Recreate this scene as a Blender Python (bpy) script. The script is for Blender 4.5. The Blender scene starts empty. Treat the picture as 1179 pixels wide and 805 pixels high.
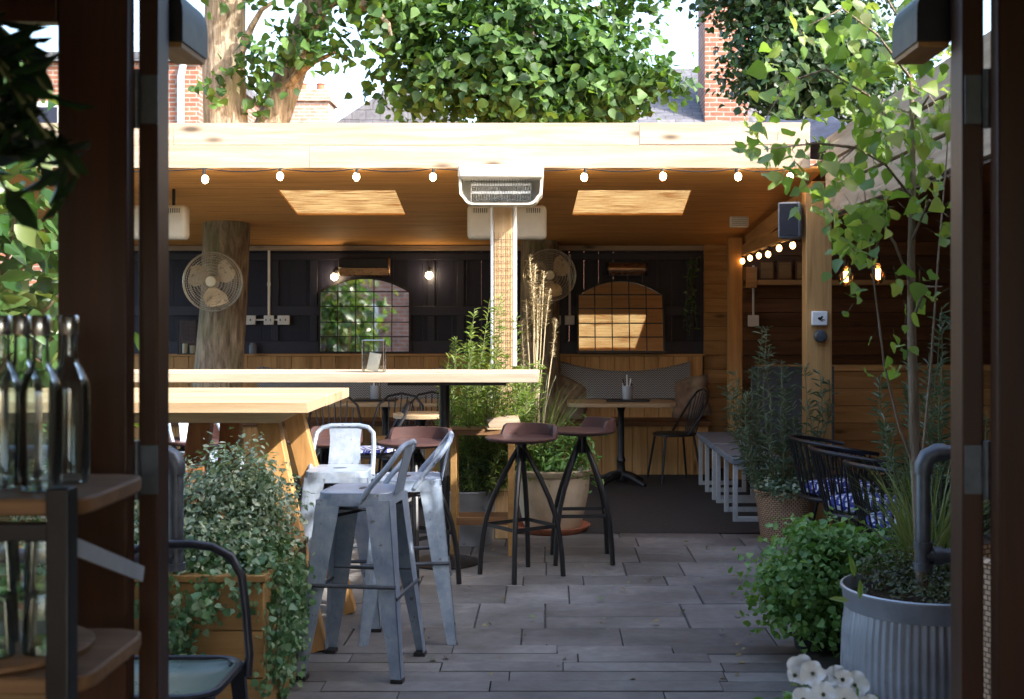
import bpy, bmesh, math, random
import numpy as np
from mathutils import Vector, Matrix
R = math.radians; PI = math.pi
random.seed(7); rng = np.random.default_rng(7)
S = bpy.context.scene; C = S.collection
F, CX, CY, EYE = 1400., 633., 367., 1.53
def P(px, py, Y):                      # a point of the photograph at a known depth, in metres
    return Vector(((px-CX)*Y/F, Y, EYE-(py-CY)*Y/F))
U = random.uniform

# ------------------------------------------------------------------ mesh builder
class MB:
    def __init__(s): s.v = []; s.f = []; s.m = []; s.mi = 0
    def add(s, vs, fs):
        o = len(s.v); s.v += [tuple(v) for v in vs]
        s.f += [tuple(i+o for i in f) for f in fs]; s.m += [s.mi]*len(fs); return s
    def hexa(s, a): return s.add(a, [(0,3,2,1),(4,5,6,7),(0,1,5,4),(1,2,6,5),(2,3,7,6),(3,0,4,7)])
    def box(s, x0, x1, y0, y1, z0, z1):
        return s.hexa([(x0,y0,z0),(x1,y0,z0),(x1,y1,z0),(x0,y1,z0),(x0,y0,z1),(x1,y0,z1),(x1,y1,z1),(x0,y1,z1)])
    def obox(s, c, sz, rot=(0,0,0)):
        M = Matrix.Rotation(rot[2],3,'Z') @ Matrix.Rotation(rot[1],3,'Y') @ Matrix.Rotation(rot[0],3,'X')
        c = Vector(c); a = []
        for z in (-.5,.5):
            for x, y in ((-.5,-.5),(.5,-.5),(.5,.5),(-.5,.5)):
                a.append(c + M @ Vector((x*sz[0], y*sz[1], z*sz[2])))
        return s.hexa(a)
    def beam(s, p0, p1, w, h, up=(0,0,1), w1=None, h1=None):
        p0 = Vector(p0); p1 = Vector(p1); d = (p1-p0).normalized(); up = Vector(up)
        sx = d.cross(up)
        if sx.length < 1e-4: sx = d.cross(Vector((0,1,0)))
        sx.normalize(); sy = sx.cross(d); w1 = w if w1 is None else w1; h1 = h if h1 is None else h1
        a = [p0+sx*(i*w/2)+sy*(j*h/2) for i,j in ((-1,-1),(1,-1),(1,1),(-1,1))] + [p1+sx*(i*w1/2)+sy*(j*h1/2) for i,j in ((-1,-1),(1,-1),(1,1),(-1,1))]
        return s.hexa(a)
    def tube(s, pts, r, n=8, closed=False, cap=True):
        pts = [Vector(p) for p in pts]; k = len(pts)
        rs = r if isinstance(r, (list, tuple)) else [r]*k
        T = []
        for i in range(k):
            a = pts[i-1] if (i > 0 or closed) else pts[i]
            b = pts[(i+1) % k] if (i < k-1 or closed) else pts[i]
            T.append((b-a).normalized())
        ref = Vector((0,0,1)) if abs(T[0].z) < .9 else Vector((1,0,0))
        nrm = (ref - T[0]*ref.dot(T[0])).normalized(); vs = []
        for i in range(k):
            nrm = (nrm - T[i]*nrm.dot(T[i])).normalized(); bn = T[i].cross(nrm)
            for j in range(n):
                a = 2*PI*j/n
                vs.append(pts[i] + (nrm*math.cos(a) + bn*math.sin(a))*rs[i])
        fs = []
        for i in range(k if closed else k-1):
            for j in range(n):
                i2 = (i+1) % k
                fs.append((i*n+j, i*n+(j+1)%n, i2*n+(j+1)%n, i2*n+j))
        if cap and not closed:
            fs.append(tuple(reversed(range(n)))); fs.append(tuple((k-1)*n+j for j in range(n)))
        return s.add(vs, fs)
    def lathe(s, prof, n=24, c=(0,0,0), M=None, rfun=None):
        c = Vector(c); vs = []
        for r, z in prof:
            for j in range(n):
                a = 2*PI*j/n; rr = r*(rfun(a, z) if rfun else 1)
                p = Vector((rr*math.cos(a), rr*math.sin(a), z))
                vs.append(c + (M @ p if M else p))
        fs = []
        for i in range(len(prof)-1):
            for j in range(n):
                fs.append((i*n+j, i*n+(j+1)%n, (i+1)*n+(j+1)%n, (i+1)*n+j))
        if prof[0][0] > 1e-5: fs.append(tuple(reversed(range(n))))
        if prof[-1][0] > 1e-5: fs.append(tuple((len(prof)-1)*n+j for j in range(n)))
        return s.add(vs, fs)
    def ball(s, c, rx, ry=None, rz=None, n=14, m=8):
        ry = ry or rx; rz = rz or rx
        prof = [(max(math.sin(PI*i/m),1e-6), -math.cos(PI*i/m)) for i in range(m+1)]
        M = Matrix(((rx,0,0),(0,ry,0),(0,0,rz)))
        return s.lathe(prof, n, c, M)
    def prism(s, poly, a, b, f):           # poly of 2d points, f(u,v,w) -> 3d
        n = len(poly)
        vs = [f(u,v,a) for u,v in poly] + [f(u,v,b) for u,v in poly]
        fs = [tuple(reversed(range(n))), tuple(range(n,2*n))] + [(i,(i+1)%n,n+(i+1)%n,n+i) for i in range(n)]
        return s.add(vs, fs)

def origin_of(o):
    v = Vector((0,0,0))
    while o is not None: v = v + o.location; o = o.parent
    return v
def obj(name, mb, mat, parent=None, bev=0, smooth=40, w=False, sub=0):
    me = bpy.data.meshes.new(name); vs = mb.v
    if w and parent is not None:
        q = origin_of(parent); vs = [(a-q.x, b-q.y, c-q.z) for a,b,c in vs]
    me.from_pydata(vs, [], mb.f)
    mats = mat if isinstance(mat, (list, tuple)) else [mat]
    for m in mats: me.materials.append(m)
    if len(mats) > 1: me.polygons.foreach_set('material_index', mb.m)
    bm = bmesh.new(); bm.from_mesh(me); bmesh.ops.recalc_face_normals(bm, faces=bm.faces); bm.to_mesh(me); bm.free()
    if smooth:
        me.polygons.foreach_set('use_smooth', [True]*len(me.polygons)); me.set_sharp_from_angle(angle=R(smooth))
    me.update()
    o = bpy.data.objects.new(name, me); C.objects.link(o)
    if parent is not None: o.parent = parent
    if sub:
        m = o.modifiers.new('s','SUBSURF'); m.levels = sub; m.render_levels = sub
    if bev:
        m = o.modifiers.new('b','BEVEL'); m.width = bev; m.segments = 2; m.limit_method = 'ANGLE'; m.angle_limit = R(40)
    return o
def thing(name, label, cat, loc=(0,0,0), rz=0, group=None):
    o = bpy.data.objects.new(name, None); C.objects.link(o); o.empty_display_size = .1
    o.location = loc; o.rotation_euler = (0,0,rz); o['label'] = label; o['category'] = cat
    if group: o['group'] = group
    return o
def solo(name, mb, mat, label, cat, group=None, bev=0, smooth=40):
    a = np.array(mb.v); lo = a.min(0); hi = a.max(0); q = Vector(((lo[0]+hi[0])/2, (lo[1]+hi[1])/2, lo[2]))
    mb.v = [(x-q.x, y-q.y, z-q.z) for x,y,z in mb.v]
    o = obj(name, mb, mat, None, bev, smooth); o.location = q; o['label'] = label; o['category'] = cat
    if group: o['group'] = group
    return o
def struct(name, mb, mat, kind='structure', **k):
    o = obj(name, mb, mat, None, **k); o['kind'] = kind; return o
def dup(root, loc, rz=0, label=None, group=None):
    def cp(o, par):
        c = o.copy(); C.objects.link(c); c.parent = par
        for ch in list(o.children): cp(ch, c)
        return c
    r = cp(root, None); r.location = loc; r.rotation_euler = (0,0,rz)
    if label: r['label'] = label
    if group: r['group'] = group
    return r

# ------------------------------------------------------------------ leaves
def nz(a): return a/np.maximum(np.linalg.norm(a, axis=1, keepdims=True), 1e-9)
HEART = [(0,0,0),(.12,.44,.05),(.55,.42,.09),(1,0,-.08),(.55,-.42,.09),(.12,-.44,.05)]
LANCE = [(0,0,0),(.3,.34,.05),(.7,.26,.05),(1,0,-.1),(.7,-.26,.05),(.3,-.34,.05)]
def leaves(name, Pt, N, size, asp, mat, parent=None, axis=None, droop=.4, tmpl=HEART, w=True):
    Pt = np.asarray(Pt, float); n = len(Pt); N = nz(np.asarray(N, float))
    size = np.broadcast_to(np.asarray(size, float), (n,))
    if axis is None:
        axis = rng.normal(size=(n,3)); axis[:,2] -= droop*1.5
    axis = np.asarray(axis, float); axis = nz(axis - (axis*N).sum(1, keepdims=True)*N)
    side = np.cross(N, axis); T = np.array(tmpl)
    V = Pt[:,None,:] + size[:,None,None]*(T[None,:,0:1]*axis[:,None,:] + T[None,:,1:2]*asp*side[:,None,:] + T[None,:,2:3]*N[:,None,:])
    V = V.reshape(-1,3)
    if w and parent is not None: V = V - np.array(origin_of(parent))
    b = np.arange(n)[:,None]*6
    Fc = np.concatenate([b+np.array([0,1,2,3]), b+np.array([0,3,4,5])], axis=1).reshape(-1)
    me = bpy.data.meshes.new(name); me.vertices.add(len(V)); me.vertices.foreach_set('co', V.astype(np.float32).ravel())
    me.loops.add(len(Fc)); me.loops.foreach_set('vertex_index', Fc.astype(np.int32))
    k = len(Fc)//4; me.polygons.add(k); me.polygons.foreach_set('loop_start', np.arange(k, dtype=np.int32)*4)
    me.polygons.foreach_set('use_smooth', np.ones(k, bool))
    me.update(calc_edges=True); me.validate(); me.materials.append(mat)
    o = bpy.data.objects.new(name, me); C.objects.link(o)
    if parent is not None: o.parent = parent
    return o
FINE = [(0,0),(.06,.27),(.26,.47),(.55,.38),(.82,.15),(1,0)]
FINEL = [(0,0),(.12,.22),(.34,.40),(.6,.36),(.84,.16),(1,0)]
def fine_leaves(name, Pt, N, size, asp, mat, parent, axis=None, droop=.4, tmpl=FINE, curl=.35):
    # a smooth heart shaped blade folded at its midrib, each one bent by its own amount
    Pt = np.asarray(Pt, float); n = len(Pt); N = nz(np.asarray(N, float)); size = np.asarray(size, float)
    if axis is None:
        axis = rng.normal(size=(n,3)); axis[:,2] -= droop*1.5
    axis = np.asarray(axis, float); axis = nz(axis - (axis*N).sum(1, keepdims=True)*N); side = np.cross(N, axis)
    cu = rng.normal(size=n)*curl*.6 - curl; fo = rng.uniform(.05,.5,n); sk = rng.normal(size=n)*.12; wd = rng.uniform(.82,1.15,n)*asp; wv = rng.normal(size=n)*.05
    V = []
    for sgn in (0,1,-1):
        for i, (u, v) in enumerate(tmpl):
            if sgn and i in (0,5): continue
            vv = sgn*v*wd; w_ = cu*u*u*.5 + np.abs(vv)*fo + wv*math.sin(3.1*i+sgn)
            V.append(Pt + size[:,None]*((u+0*cu)[:,None]*axis + (vv+sk*u*u)[:,None]*side + w_[:,None]*N))
    V = np.stack(V, axis=1).reshape(-1,3) - np.array(origin_of(parent))   # 6 midrib, 4 left, 4 right
    loc = [(0,1,6)]+[(i,i+1,6+i,5+i) for i in (1,2,3)]+[(4,5,9)] + [(0,10,1)]+[(i,9+i,10+i,i+1) for i in (1,2,3)]+[(4,13,5)]
    tot = [len(f) for f in loc]; flat = np.array([i for f in loc for i in f]); b = np.arange(n)[:,None]*14
    Fc = (b+flat).ravel().astype(np.int32); st = np.concatenate([[0],np.cumsum(tot)[:-1]]); per = sum(tot)
    LS = (np.arange(n)[:,None]*per+st).ravel().astype(np.int32)
    me = bpy.data.meshes.new(name); me.vertices.add(len(V)); me.vertices.foreach_set('co', V.astype(np.float32).ravel())
    me.loops.add(len(Fc)); me.loops.foreach_set('vertex_index', Fc); me.polygons.add(len(LS)); me.polygons.foreach_set('loop_start', LS)
    me.polygons.foreach_set('use_smooth', np.ones(len(LS), bool)); me.update(calc_edges=True); me.validate(); me.materials.append(mat)
    o = bpy.data.objects.new(name, me); C.objects.link(o); o.parent = parent; return o
def clumps(ell, ntw, k, rad, shell=.55, up=.5):
    """leaf clumps on twigs through a set of ellipsoids (x,y,z,rx,ry,rz)"""
    E = np.array(ell, float); wgt = (E[:,3]*E[:,4]*E[:,5])**.75; wgt /= wgt.sum()
    idx = rng.choice(len(E), ntw, p=wgt); d = nz(rng.normal(size=(ntw,3)))
    r = (shell + (1-shell)*rng.random((ntw,1)))**.8 * (1+.14*rng.normal(size=(ntw,1)))
    tw = E[idx,:3] + d*r*E[idx,3:6]
    q = np.repeat(tw, k, axis=0); dd = np.repeat(d, k, axis=0)
    j = rng.normal(size=(ntw*k,3))*np.array([1,1,.62])*rad
    Pt = q + j; N = dd*.7 + nz(rng.normal(size=(ntw*k,3)))*.75 + np.array([0,0,up])
    return Pt, N
def along(paths, step, rad=.0, leaflen=None):
    """points and outward axes along stems"""
    pts = []; ax = []; nr = []
    for p in paths:
        for a, b in zip(p[:-1], p[1:]):
            a = np.array(a); b = np.array(b); L = np.linalg.norm(b-a); t = (b-a)/max(L,1e-6)
            for i in range(max(1, int(L/step))):
                o = rng.normal(size=3); o -= o.dot(t)*t; o /= np.linalg.norm(o)
                pts.append(a+(b-a)*rng.random()); ax.append(o + t*U(.5,1.1)); nr.append(t - o*.5 + rng.normal(size=3)*.25)
    return np.array(pts), np.array(nr), np.array(ax)
def curve(p0, p1, bend=(0,0,0), n=6, jit=0):
    p0 = Vector(p0); p1 = Vector(p1); b = Vector(bend); out = []
    for i in range(n+1):
        t = i/n; q = p0.lerp(p1, t) + b*(4*t*(1-t))
        if jit and 0 < i < n: q += Vector((U(-jit,jit), U(-jit,jit), U(-jit,jit)))
        out.append(q)
    return out
def blades(mb, c, n, r, h, lean, wid=.006, seg=5):
    for _ in range(n):
        a = U(0, 2*PI); rr = r*math.sqrt(random.random()); b = Vector((c[0]+rr*math.cos(a), c[1]+rr*math.sin(a), c[2]))
        a2 = a + U(-.8,.8); hh = h*U(.6,1.1); l = lean*U(.2,1.2); d = Vector((math.cos(a2), math.sin(a2), 0)); sd = Vector((-d.y, d.x, 0))
        ph = U(0,PI); sd = sd*math.cos(ph)+d*math.sin(ph)
        vs = []; k = seg
        for i in range(k+1):
            t = i/k; p = b + d*(l*t*t) + Vector((0,0,hh*(t - .35*l/h*t*t*t))); ww = wid*(1-t*.9)
            vs += [p-sd*ww, p+sd*ww]
        mb.add(vs, [(2*i,2*i+1,2*i+3,2*i+2) for i in range(k)])

# ------------------------------------------------------------------ materials
def nmat(name):
    m = bpy.data.materials.new(name); m.use_nodes = True; nt = m.node_tree; nt.nodes.clear()
    out = nt.nodes.new('ShaderNodeOutputMaterial'); b = nt.nodes.new('ShaderNodeBsdfPrincipled')
    nt.links.new(b.outputs[0], out.inputs[0]); return m, nt, b, out
class G:
    def __init__(s, nt): s.nt = nt
    def n(s, t, **k):
        q = s.nt.nodes.new('ShaderNode'+t)
        for a, v in k.items():
            if a.startswith('i_'): q.inputs[a[2:].replace('_',' ')].default_value = v
            else: setattr(q, a, v)
        return q
    def l(s, a, b): s.nt.links.new(a, b)
    def math(s, op, a, b=0.):
        q = s.n('Math', operation=op)
        for i, x in enumerate((a, b)):
            if isinstance(x, (int, float)): q.inputs[i].default_value = x
            else: s.l(x, q.inputs[i])
        return q.outputs[0]
    def ramp(s, fac, stops):
        q = s.n('ValToRGB'); e = q.color_ramp.elements
        while len(e) < len(stops): e.new(.5)
        for i, (p, c) in enumerate(stops): e[i].position = p; e[i].color = (*c, 1) if len(c) == 3 else c
        s.l(fac, q.inputs[0]); return q.outputs[0]
    def mix(s, f, a, b, t='MIX'):
        q = s.n('MixRGB', blend_type=t)
        for i, x in enumerate((f, a, b)):
            if isinstance(x, (int, float)): q.inputs[i].default_value = x
            elif isinstance(x, tuple): q.inputs[i].default_value = (*x, 1)
            else: s.l(x, q.inputs[i])
        return q.outputs[0]
    def obj(s, scale=(1,1,1), rot=(0,0,0), rnd=True):
        tc = s.n('TexCoord'); mp = s.n('Mapping'); mp.inputs['Scale'].default_value = scale; mp.inputs['Rotation'].default_value = rot
        v = tc.outputs['Object']
        if rnd:
            oi = s.n('ObjectInfo'); g = s.n('NewGeometry'); sc = s.n('VectorMath', operation='SCALE'); cb = s.n('CombineXYZ')
            t = s.math('ADD', oi.outputs['Random'], g.outputs['Random Per Island'])
            s.l(s.math('MULTIPLY', t, 7.3), cb.inputs[0]); s.l(s.math('MULTIPLY', t, 3.1), cb.inputs[1]); s.l(s.math('MULTIPLY', t, 5.7), cb.inputs[2])
            ad = s.n('VectorMath', operation='ADD'); s.l(v, ad.inputs[0]); s.l(cb.outputs[0], ad.inputs[1]); v = ad.outputs[0]
        s.l(v, mp.inputs['Vector']); return mp.outputs[0]
    def noise(s, vec, scale, detail=4, rough=.55, dist=0):
        q = s.n('TexNoise'); q.inputs['Scale'].default_value = scale; q.inputs['Detail'].default_value = detail
        q.inputs['Roughness'].default_value = rough; q.inputs['Distortion'].default_value = dist
        s.l(vec, q.inputs['Vector']); return q.outputs['Fac']
    def bump(s, h, b, strength=.3, dist=.01):
        q = s.n('Bump'); q.inputs['Strength'].default_value = strength; q.inputs['Distance'].default_value = dist
        s.l(h, q.inputs['Height']); s.l(q.outputs[0], b.inputs['Normal'])
def wood(name, light, dark, axis='X', rough=.6, knots=.6, var=.25, grain=1., spec=.3, coat=0, wear=None):
    m, nt, b, out = nmat(name); g = G(nt)
    st = {'X':(1.1,16,16), 'Y':(16,1.1,16), 'Z':(16,16,1.1)}[axis]
    v = g.obj(st); n1 = g.noise(v, 1.0*grain, 6, .6, .6); n2 = g.noise(v, 5*grain, 4, .7)
    f = g.math('ADD', g.math('MULTIPLY', n1, .75), g.math('MULTIPLY', n2, .25))
    col = g.ramp(f, [(.34, dark), (.62, light)])
    geo = g.n('NewGeometry'); rv = g.math('ADD', g.math('MULTIPLY', geo.outputs['Random Per Island'], var*2), 1-var)
    hs = g.n('HueSaturation'); g.l(rv, hs.inputs['Value']); g.l(col, hs.inputs['Color']); col = hs.outputs[0]
    if knots:
        ks = {'X':(2.2,7,7), 'Y':(7,2.2,7), 'Z':(7,7,2.2)}[axis]
        vo = g.n('TexVoronoi'); vo.inputs['Scale'].default_value = .8; g.l(g.obj(ks), vo.inputs['Vector'])
        kf = g.ramp(vo.outputs['Distance'], [(.06, (knots,)*3), (.17, (0,0,0))])
        col = g.mix(kf, col, tuple(c*.3 for c in dark))
    if wear:
        w = g.ramp(g.noise(g.obj((1,1,1)), 2.2, 5), [(.45,(0,0,0)),(.7,(.7,.7,.7))]); col = g.mix(w, col, wear)
    g.l(col, b.inputs['Base Color']); b.inputs['Roughness'].default_value = rough; b.inputs['Specular IOR Level'].default_value = spec
    b.inputs['Coat Weight'].default_value = coat; g.bump(f, b, .25, .004); return m
def plain(name, col, rough=.5, metal=0, var=.15, scale=20, spec=.5, bump=.05, tint=None, coat=0):
    m, nt, b, out = nmat(name); g = G(nt); v = g.obj((1,1,1)); n = g.noise(v, scale, 5)
    d = tuple(c*(1-var) for c in col); l = tuple(min(1,c*(1+var)) for c in col)
    c = g.ramp(n, [(.3, d), (.7, l)])
    if tint: c = g.mix(g.ramp(g.noise(v, scale*.25, 5), [(.48,(0,0,0)),(.66,(.8,.8,.8))]), c, tint)
    g.l(c, b.inputs['Base Color'])
    r = g.math('ADD', g.math('MULTIPLY', n, .25), rough-.125); g.l(r, b.inputs['Roughness'])
    b.inputs['Metallic'].default_value = metal; b.inputs['Specular IOR Level'].default_value = spec; b.inputs['Coat Weight'].default_value = coat
    if bump: g.bump(n, b, bump, .01)
    return m
def worn(name):
    m, nt, b, out = nmat(name); g = G(nt); v = g.obj((1,1,1)); n = g.noise(v, 9, 6, .65); n2 = g.noise(g.obj((40,40,5)), 2, 5, .7)
    c = g.ramp(n, [(.3,(.15,.2,.275)),(.5,(.24,.295,.375)),(.72,(.36,.405,.46))]); c = g.mix(g.ramp(n2, [(.56,(0,0,0)),(.7,(.5,.5,.5))]), c, (.42,.44,.46))
    c = g.mix(g.ramp(g.noise(g.obj((1,1,1)), 30, 3, .6), [(.66,(0,0,0)),(.72,(.8,.8,.8))]), c, (.13,.10,.085))
    g.l(c, b.inputs['Base Color']); b.inputs['Metallic'].default_value = .22; g.l(g.math('ADD', g.math('MULTIPLY', n, .4), .18), b.inputs['Roughness']); g.bump(n2, b, .12, .004); return m
def leafmat(name, cols, trans=.35, rough=.45, edge=None):
    m, nt, b, out = nmat(name); g = G(nt); geo = g.n('NewGeometry'); k = len(cols)
    c = g.ramp(geo.outputs['Random Per Island'], [((i+.5)/k, x) for i, x in enumerate(cols)])
    n = g.noise(g.obj((1,1,1), rnd=False), 1.6, 3); hs = g.n('HueSaturation'); g.l(g.math('ADD', g.math('MULTIPLY', n, .8), .6), hs.inputs['Value']); g.l(c, hs.inputs['Color']); c = hs.outputs[0]
    g.l(c, b.inputs['Base Color']); b.inputs['Roughness'].default_value = rough
    t = g.n('BsdfTranslucent'); tc = g.mix(1., c, (1.5,1.45,.6), 'MULTIPLY'); g.l(tc, t.inputs[0])
    mx = g.n('MixShader'); mx.inputs[0].default_value = trans; g.l(b.outputs[0], mx.inputs[1]); g.l(t.outputs[0], mx.inputs[2]); g.l(mx.outputs[0], out.inputs[0])
    return m
def glow(name, col, st):
    m, nt, b, out = nmat(name); b.inputs['Base Color'].default_value = (*col,1); b.inputs['Emission Color'].default_value = (*col,1); b.inputs['Emission Strength'].default_value = st; return m
def glassmat(name, col=(1,1,1), clear=.9, rough=.02):
    m, nt, b, out = nmat(name); g = G(nt); nt.nodes.remove(b)
    lw = g.n('Fresnel'); lw.inputs['IOR'].default_value = 1.5
    t = g.n('BsdfTransparent'); t.inputs[0].default_value = (*col,1); gl = g.n('BsdfGlossy'); gl.inputs['Roughness'].default_value = rough
    mx = g.n('MixShader'); g.l(g.math('ADD', g.math('MULTIPLY', lw.outputs[0], .9), .01), mx.inputs[0]); g.l(t.outputs[0], mx.inputs[1]); g.l(gl.outputs[0], mx.inputs[2]); g.l(mx.outputs[0], out.inputs[0]); return m
def brick(name, c1, c2, mortar, w=.225, h=.075, rough=.85, mode='wall', mw=.012, bump=.5):
    m, nt, b, out = nmat(name); g = G(nt); tc = g.n('TexCoord'); sp = g.n('SeparateXYZ'); g.l(tc.outputs['Object'], sp.inputs[0]); cb = g.n('CombineXYZ')
    if mode == 'wall': g.l(g.math('ADD', sp.outputs[0], sp.outputs[1]), cb.inputs[0]); g.l(sp.outputs[2], cb.inputs[1])
    elif mode == 'roof': g.l(sp.outputs[0], cb.inputs[0]); g.l(g.math('ADD', sp.outputs[1], g.math('MULTIPLY', sp.outputs[2], .8)), cb.inputs[1])
    else: g.l(sp.outputs[0], cb.inputs[0]); g.l(sp.outputs[1], cb.inputs[1])
    wob = g.n('TexNoise'); wob.inputs['Scale'].default_value = 2.5; g.l(cb.outputs[0], wob.inputs['Vector'])
    sc = g.n('VectorMath', operation='SCALE'); sc.inputs['Scale'].default_value = min(h*.25,.035); g.l(wob.outputs['Color'], sc.inputs[0])
    ad = g.n('VectorMath', operation='ADD'); g.l(cb.outputs[0], ad.inputs[0]); g.l(sc.outputs[0], ad.inputs[1])
    t = g.n('TexBrick'); t.inputs['Scale'].default_value = 1; t.inputs['Brick Width'].default_value = w; t.inputs['Row Height'].default_value = h
    t.inputs['Mortar Size'].default_value = mw; t.inputs['Mortar Smooth'].default_value = .3; t.inputs['Bias'].default_value = 0
    t.inputs['Color1'].default_value = (*c1,1); t.inputs['Color2'].default_value = (*c2,1); t.inputs['Mortar'].default_value = (*mortar,1)
    g.l(ad.outputs[0], t.inputs['Vector']); n = g.noise(tc.outputs['Object'], 6, 6, .65)
    col = g.mix(1., t.outputs['Color'], g.ramp(n, [(.25,(.55,.55,.55)),(.75,(1.35,1.35,1.35))]), 'MULTIPLY')
    g.l(col, b.inputs['Base Color']); b.inputs['Roughness'].default_value = rough
    hh = g.math('ADD', g.math('MULTIPLY', t.outputs['Fac'], -1.), g.math('MULTIPLY', n, .5)); g.bump(hh, b, bump, .008); return m

M = {}
M['pale_x'] = wood('pale_pine_x', (.42,.335,.25), (.27,.195,.125), 'X', .65, .95)
M['pale_y'] = wood('pale_pine_y', (.6,.45,.28), (.42,.28,.15), 'Y', .65, .6)
M['table_x'] = wood('table_pine', (.5,.37,.225), (.33,.215,.11), 'X', .5, .8, .18)
M['ply'] = wood('orange_ply', (.84,.43,.13), (.6,.26,.065), 'X', .72, .3, .08, 1.3)
M['orange_z'] = wood('orange_board_z', (.52,.29,.105), (.32,.155,.05), 'Z', .55, .8, .22)
M['orange_x'] = wood('orange_board_x', (.52,.29,.11), (.31,.155,.05), 'X', .55, .8, .22)
M['orange_y'] = wood('orange_board_y', (.5,.28,.11), (.29,.145,.05), 'Y', .55, .7, .22)
M['honey_x'] = wood('honey_board_x', (.66,.4,.17), (.42,.22,.08), 'X', .55, .8, .2)
M['grey_y'] = wood('grey_board_y', (.44,.34,.24), (.26,.18,.12), 'Y', .7, .6, .2)
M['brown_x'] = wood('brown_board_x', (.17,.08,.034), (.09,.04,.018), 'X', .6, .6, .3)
M['door'] = wood('varnished_door', (.062,.02,.006), (.03,.01,.0035), 'Z', .4, .2, .1, 1, .35)
M['door_x'] = wood('varnished_door_x', (.062,.02,.006), (.03,.01,.0035), 'X', .4, .2, .1, 1, .35)
M['redleg'] = wood('red_leg', (.34,.14,.045), (.2,.075,.025), 'Z', .5, .4, .15)
M['stoolseat'] = wood('stool_seat', (.085,.042,.037), (.05,.026,.024), 'X', .42, .1, .2)
M['shelf'] = wood('shelf_wood', (.26,.14,.065), (.14,.07,.03), 'X', .6, .3, .1)
M['box'] = wood('planter_wood', (.36,.21,.075), (.24,.13,.04), 'X', .7, .5, .15)
M['navy'] = wood('navy_board', (.016,.016,.036), (.01,.01,.022), 'Z', .5, 0, .15, 1, .35)
M['navy2'] = plain('navy_frame', (.014,.014,.031), .5, 0, .2)
M['white'] = plain('white_plastic', (.72,.71,.67), .4, 0, .05)
M['cream'] = plain('cream_enamel', (.52,.48,.39), .4, 0, .05)
M['black'] = plain('black_metal', (.018,.017,.018), .4, .3, .3)
M['blackfab'] = plain('black_fabric', (.02,.02,.022), .9, 0, .3)
M['tolix'] = worn('galvanised_stool')
M['galv'] = plain('galvanised_tub', (.42,.45,.49), .45, .6, .2, 14, .5, .06, (.24,.25,.27))
M['pipe'] = plain('grey_pipe', (.10,.11,.125), .45, .6, .25)
M['panelgrey'] = plain('grey_panel', (.07,.085,.105), .7, 0, .2, 8)
M['benchgrey'] = plain('grey_bench_top', (.16,.185,.225), .7, 0, .15, 12)
M['benchleg'] = plain('pale_grey_leg', (.42,.43,.43), .5, 0, .1)
M['steel'] = plain('steel', (.6,.6,.58), .25, 1, .1)
M['copper'] = plain('bronze_heater', (.34,.2,.12), .3, .8, .15)
M['gold'] = plain('fan_blade', (.6,.47,.28), .3, .6, .12)
M['terra'] = plain('buff_clay', (.47,.37,.26), .85, 0, .18, 9, .2, .1, (.3,.2,.12))
M['redclay'] = plain('red_clay', (.3,.1,.05), .85, 0, .2)
M['soil'] = plain('soil', (.035,.024,.016), 1, 0, .5, 60, .1, .6)
M['green'] = plain('green_paint', (.10,.16,.13), .3, 0, .2, 8, .5, .03, (.05,.07,.06))
M['navytube'] = plain('dark_tube', (.016,.016,.022), .4, .2, .2)
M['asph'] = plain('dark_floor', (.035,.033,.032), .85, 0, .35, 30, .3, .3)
M['ground'] = plain('far_ground', (.08,.09,.05), .95, 0, .3, 3)
M['stem'] = plain('green_stem', (.12,.13,.05), .7, 0, .3)
M['twig'] = plain('brown_twig', (.16,.11,.07), .8, 0, .3)
M['candle'] = plain('ivory_wax', (.75,.68,.5), .5, 0, .05)
M['glass'] = glassmat('clear_glass', (.96,.98,.97))
M['bottle'] = glassmat('bottle_glass', (.935,.972,.972), .8, .03)
M['bulb'] = glow('lit_bulb', (1,.74,.42), 13); M['warmbulb'] = glow('warm_bulb', (1,.52,.17), 2.2)
M['fil'] = glow('amber_filament', (1,.5,.15), 16)
M['amber'] = glassmat('amber_glass', (1,.78,.5))
M['mirror'] = plain('mirror', (.82,.82,.8), .02, 1, .02, 3, .5, 0)
mm = M['mirror'].node_tree.nodes['Principled BSDF']
for l in list(mm.inputs['Roughness'].links): M['mirror'].node_tree.links.remove(l)
mm.inputs['Roughness'].default_value = .03
M['brick'] = brick('red_brick', (.32,.11,.06), (.22,.08,.05), (.3,.26,.22))
M['buffbrick'] = brick('pale_brick', (.42,.24,.17), (.36,.2,.14), (.4,.36,.32))
M['slate'] = brick('slate_tiles', (.10,.10,.115), (.14,.135,.145), (.05,.05,.055), .3, .17, .7, 'roof', .008)
M['paving_old'] = brick('stone_paving', (.185,.178,.182), (.235,.225,.225), (.085,.08,.076), .74, .44, .75, 'floor', .009, .6)
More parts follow.
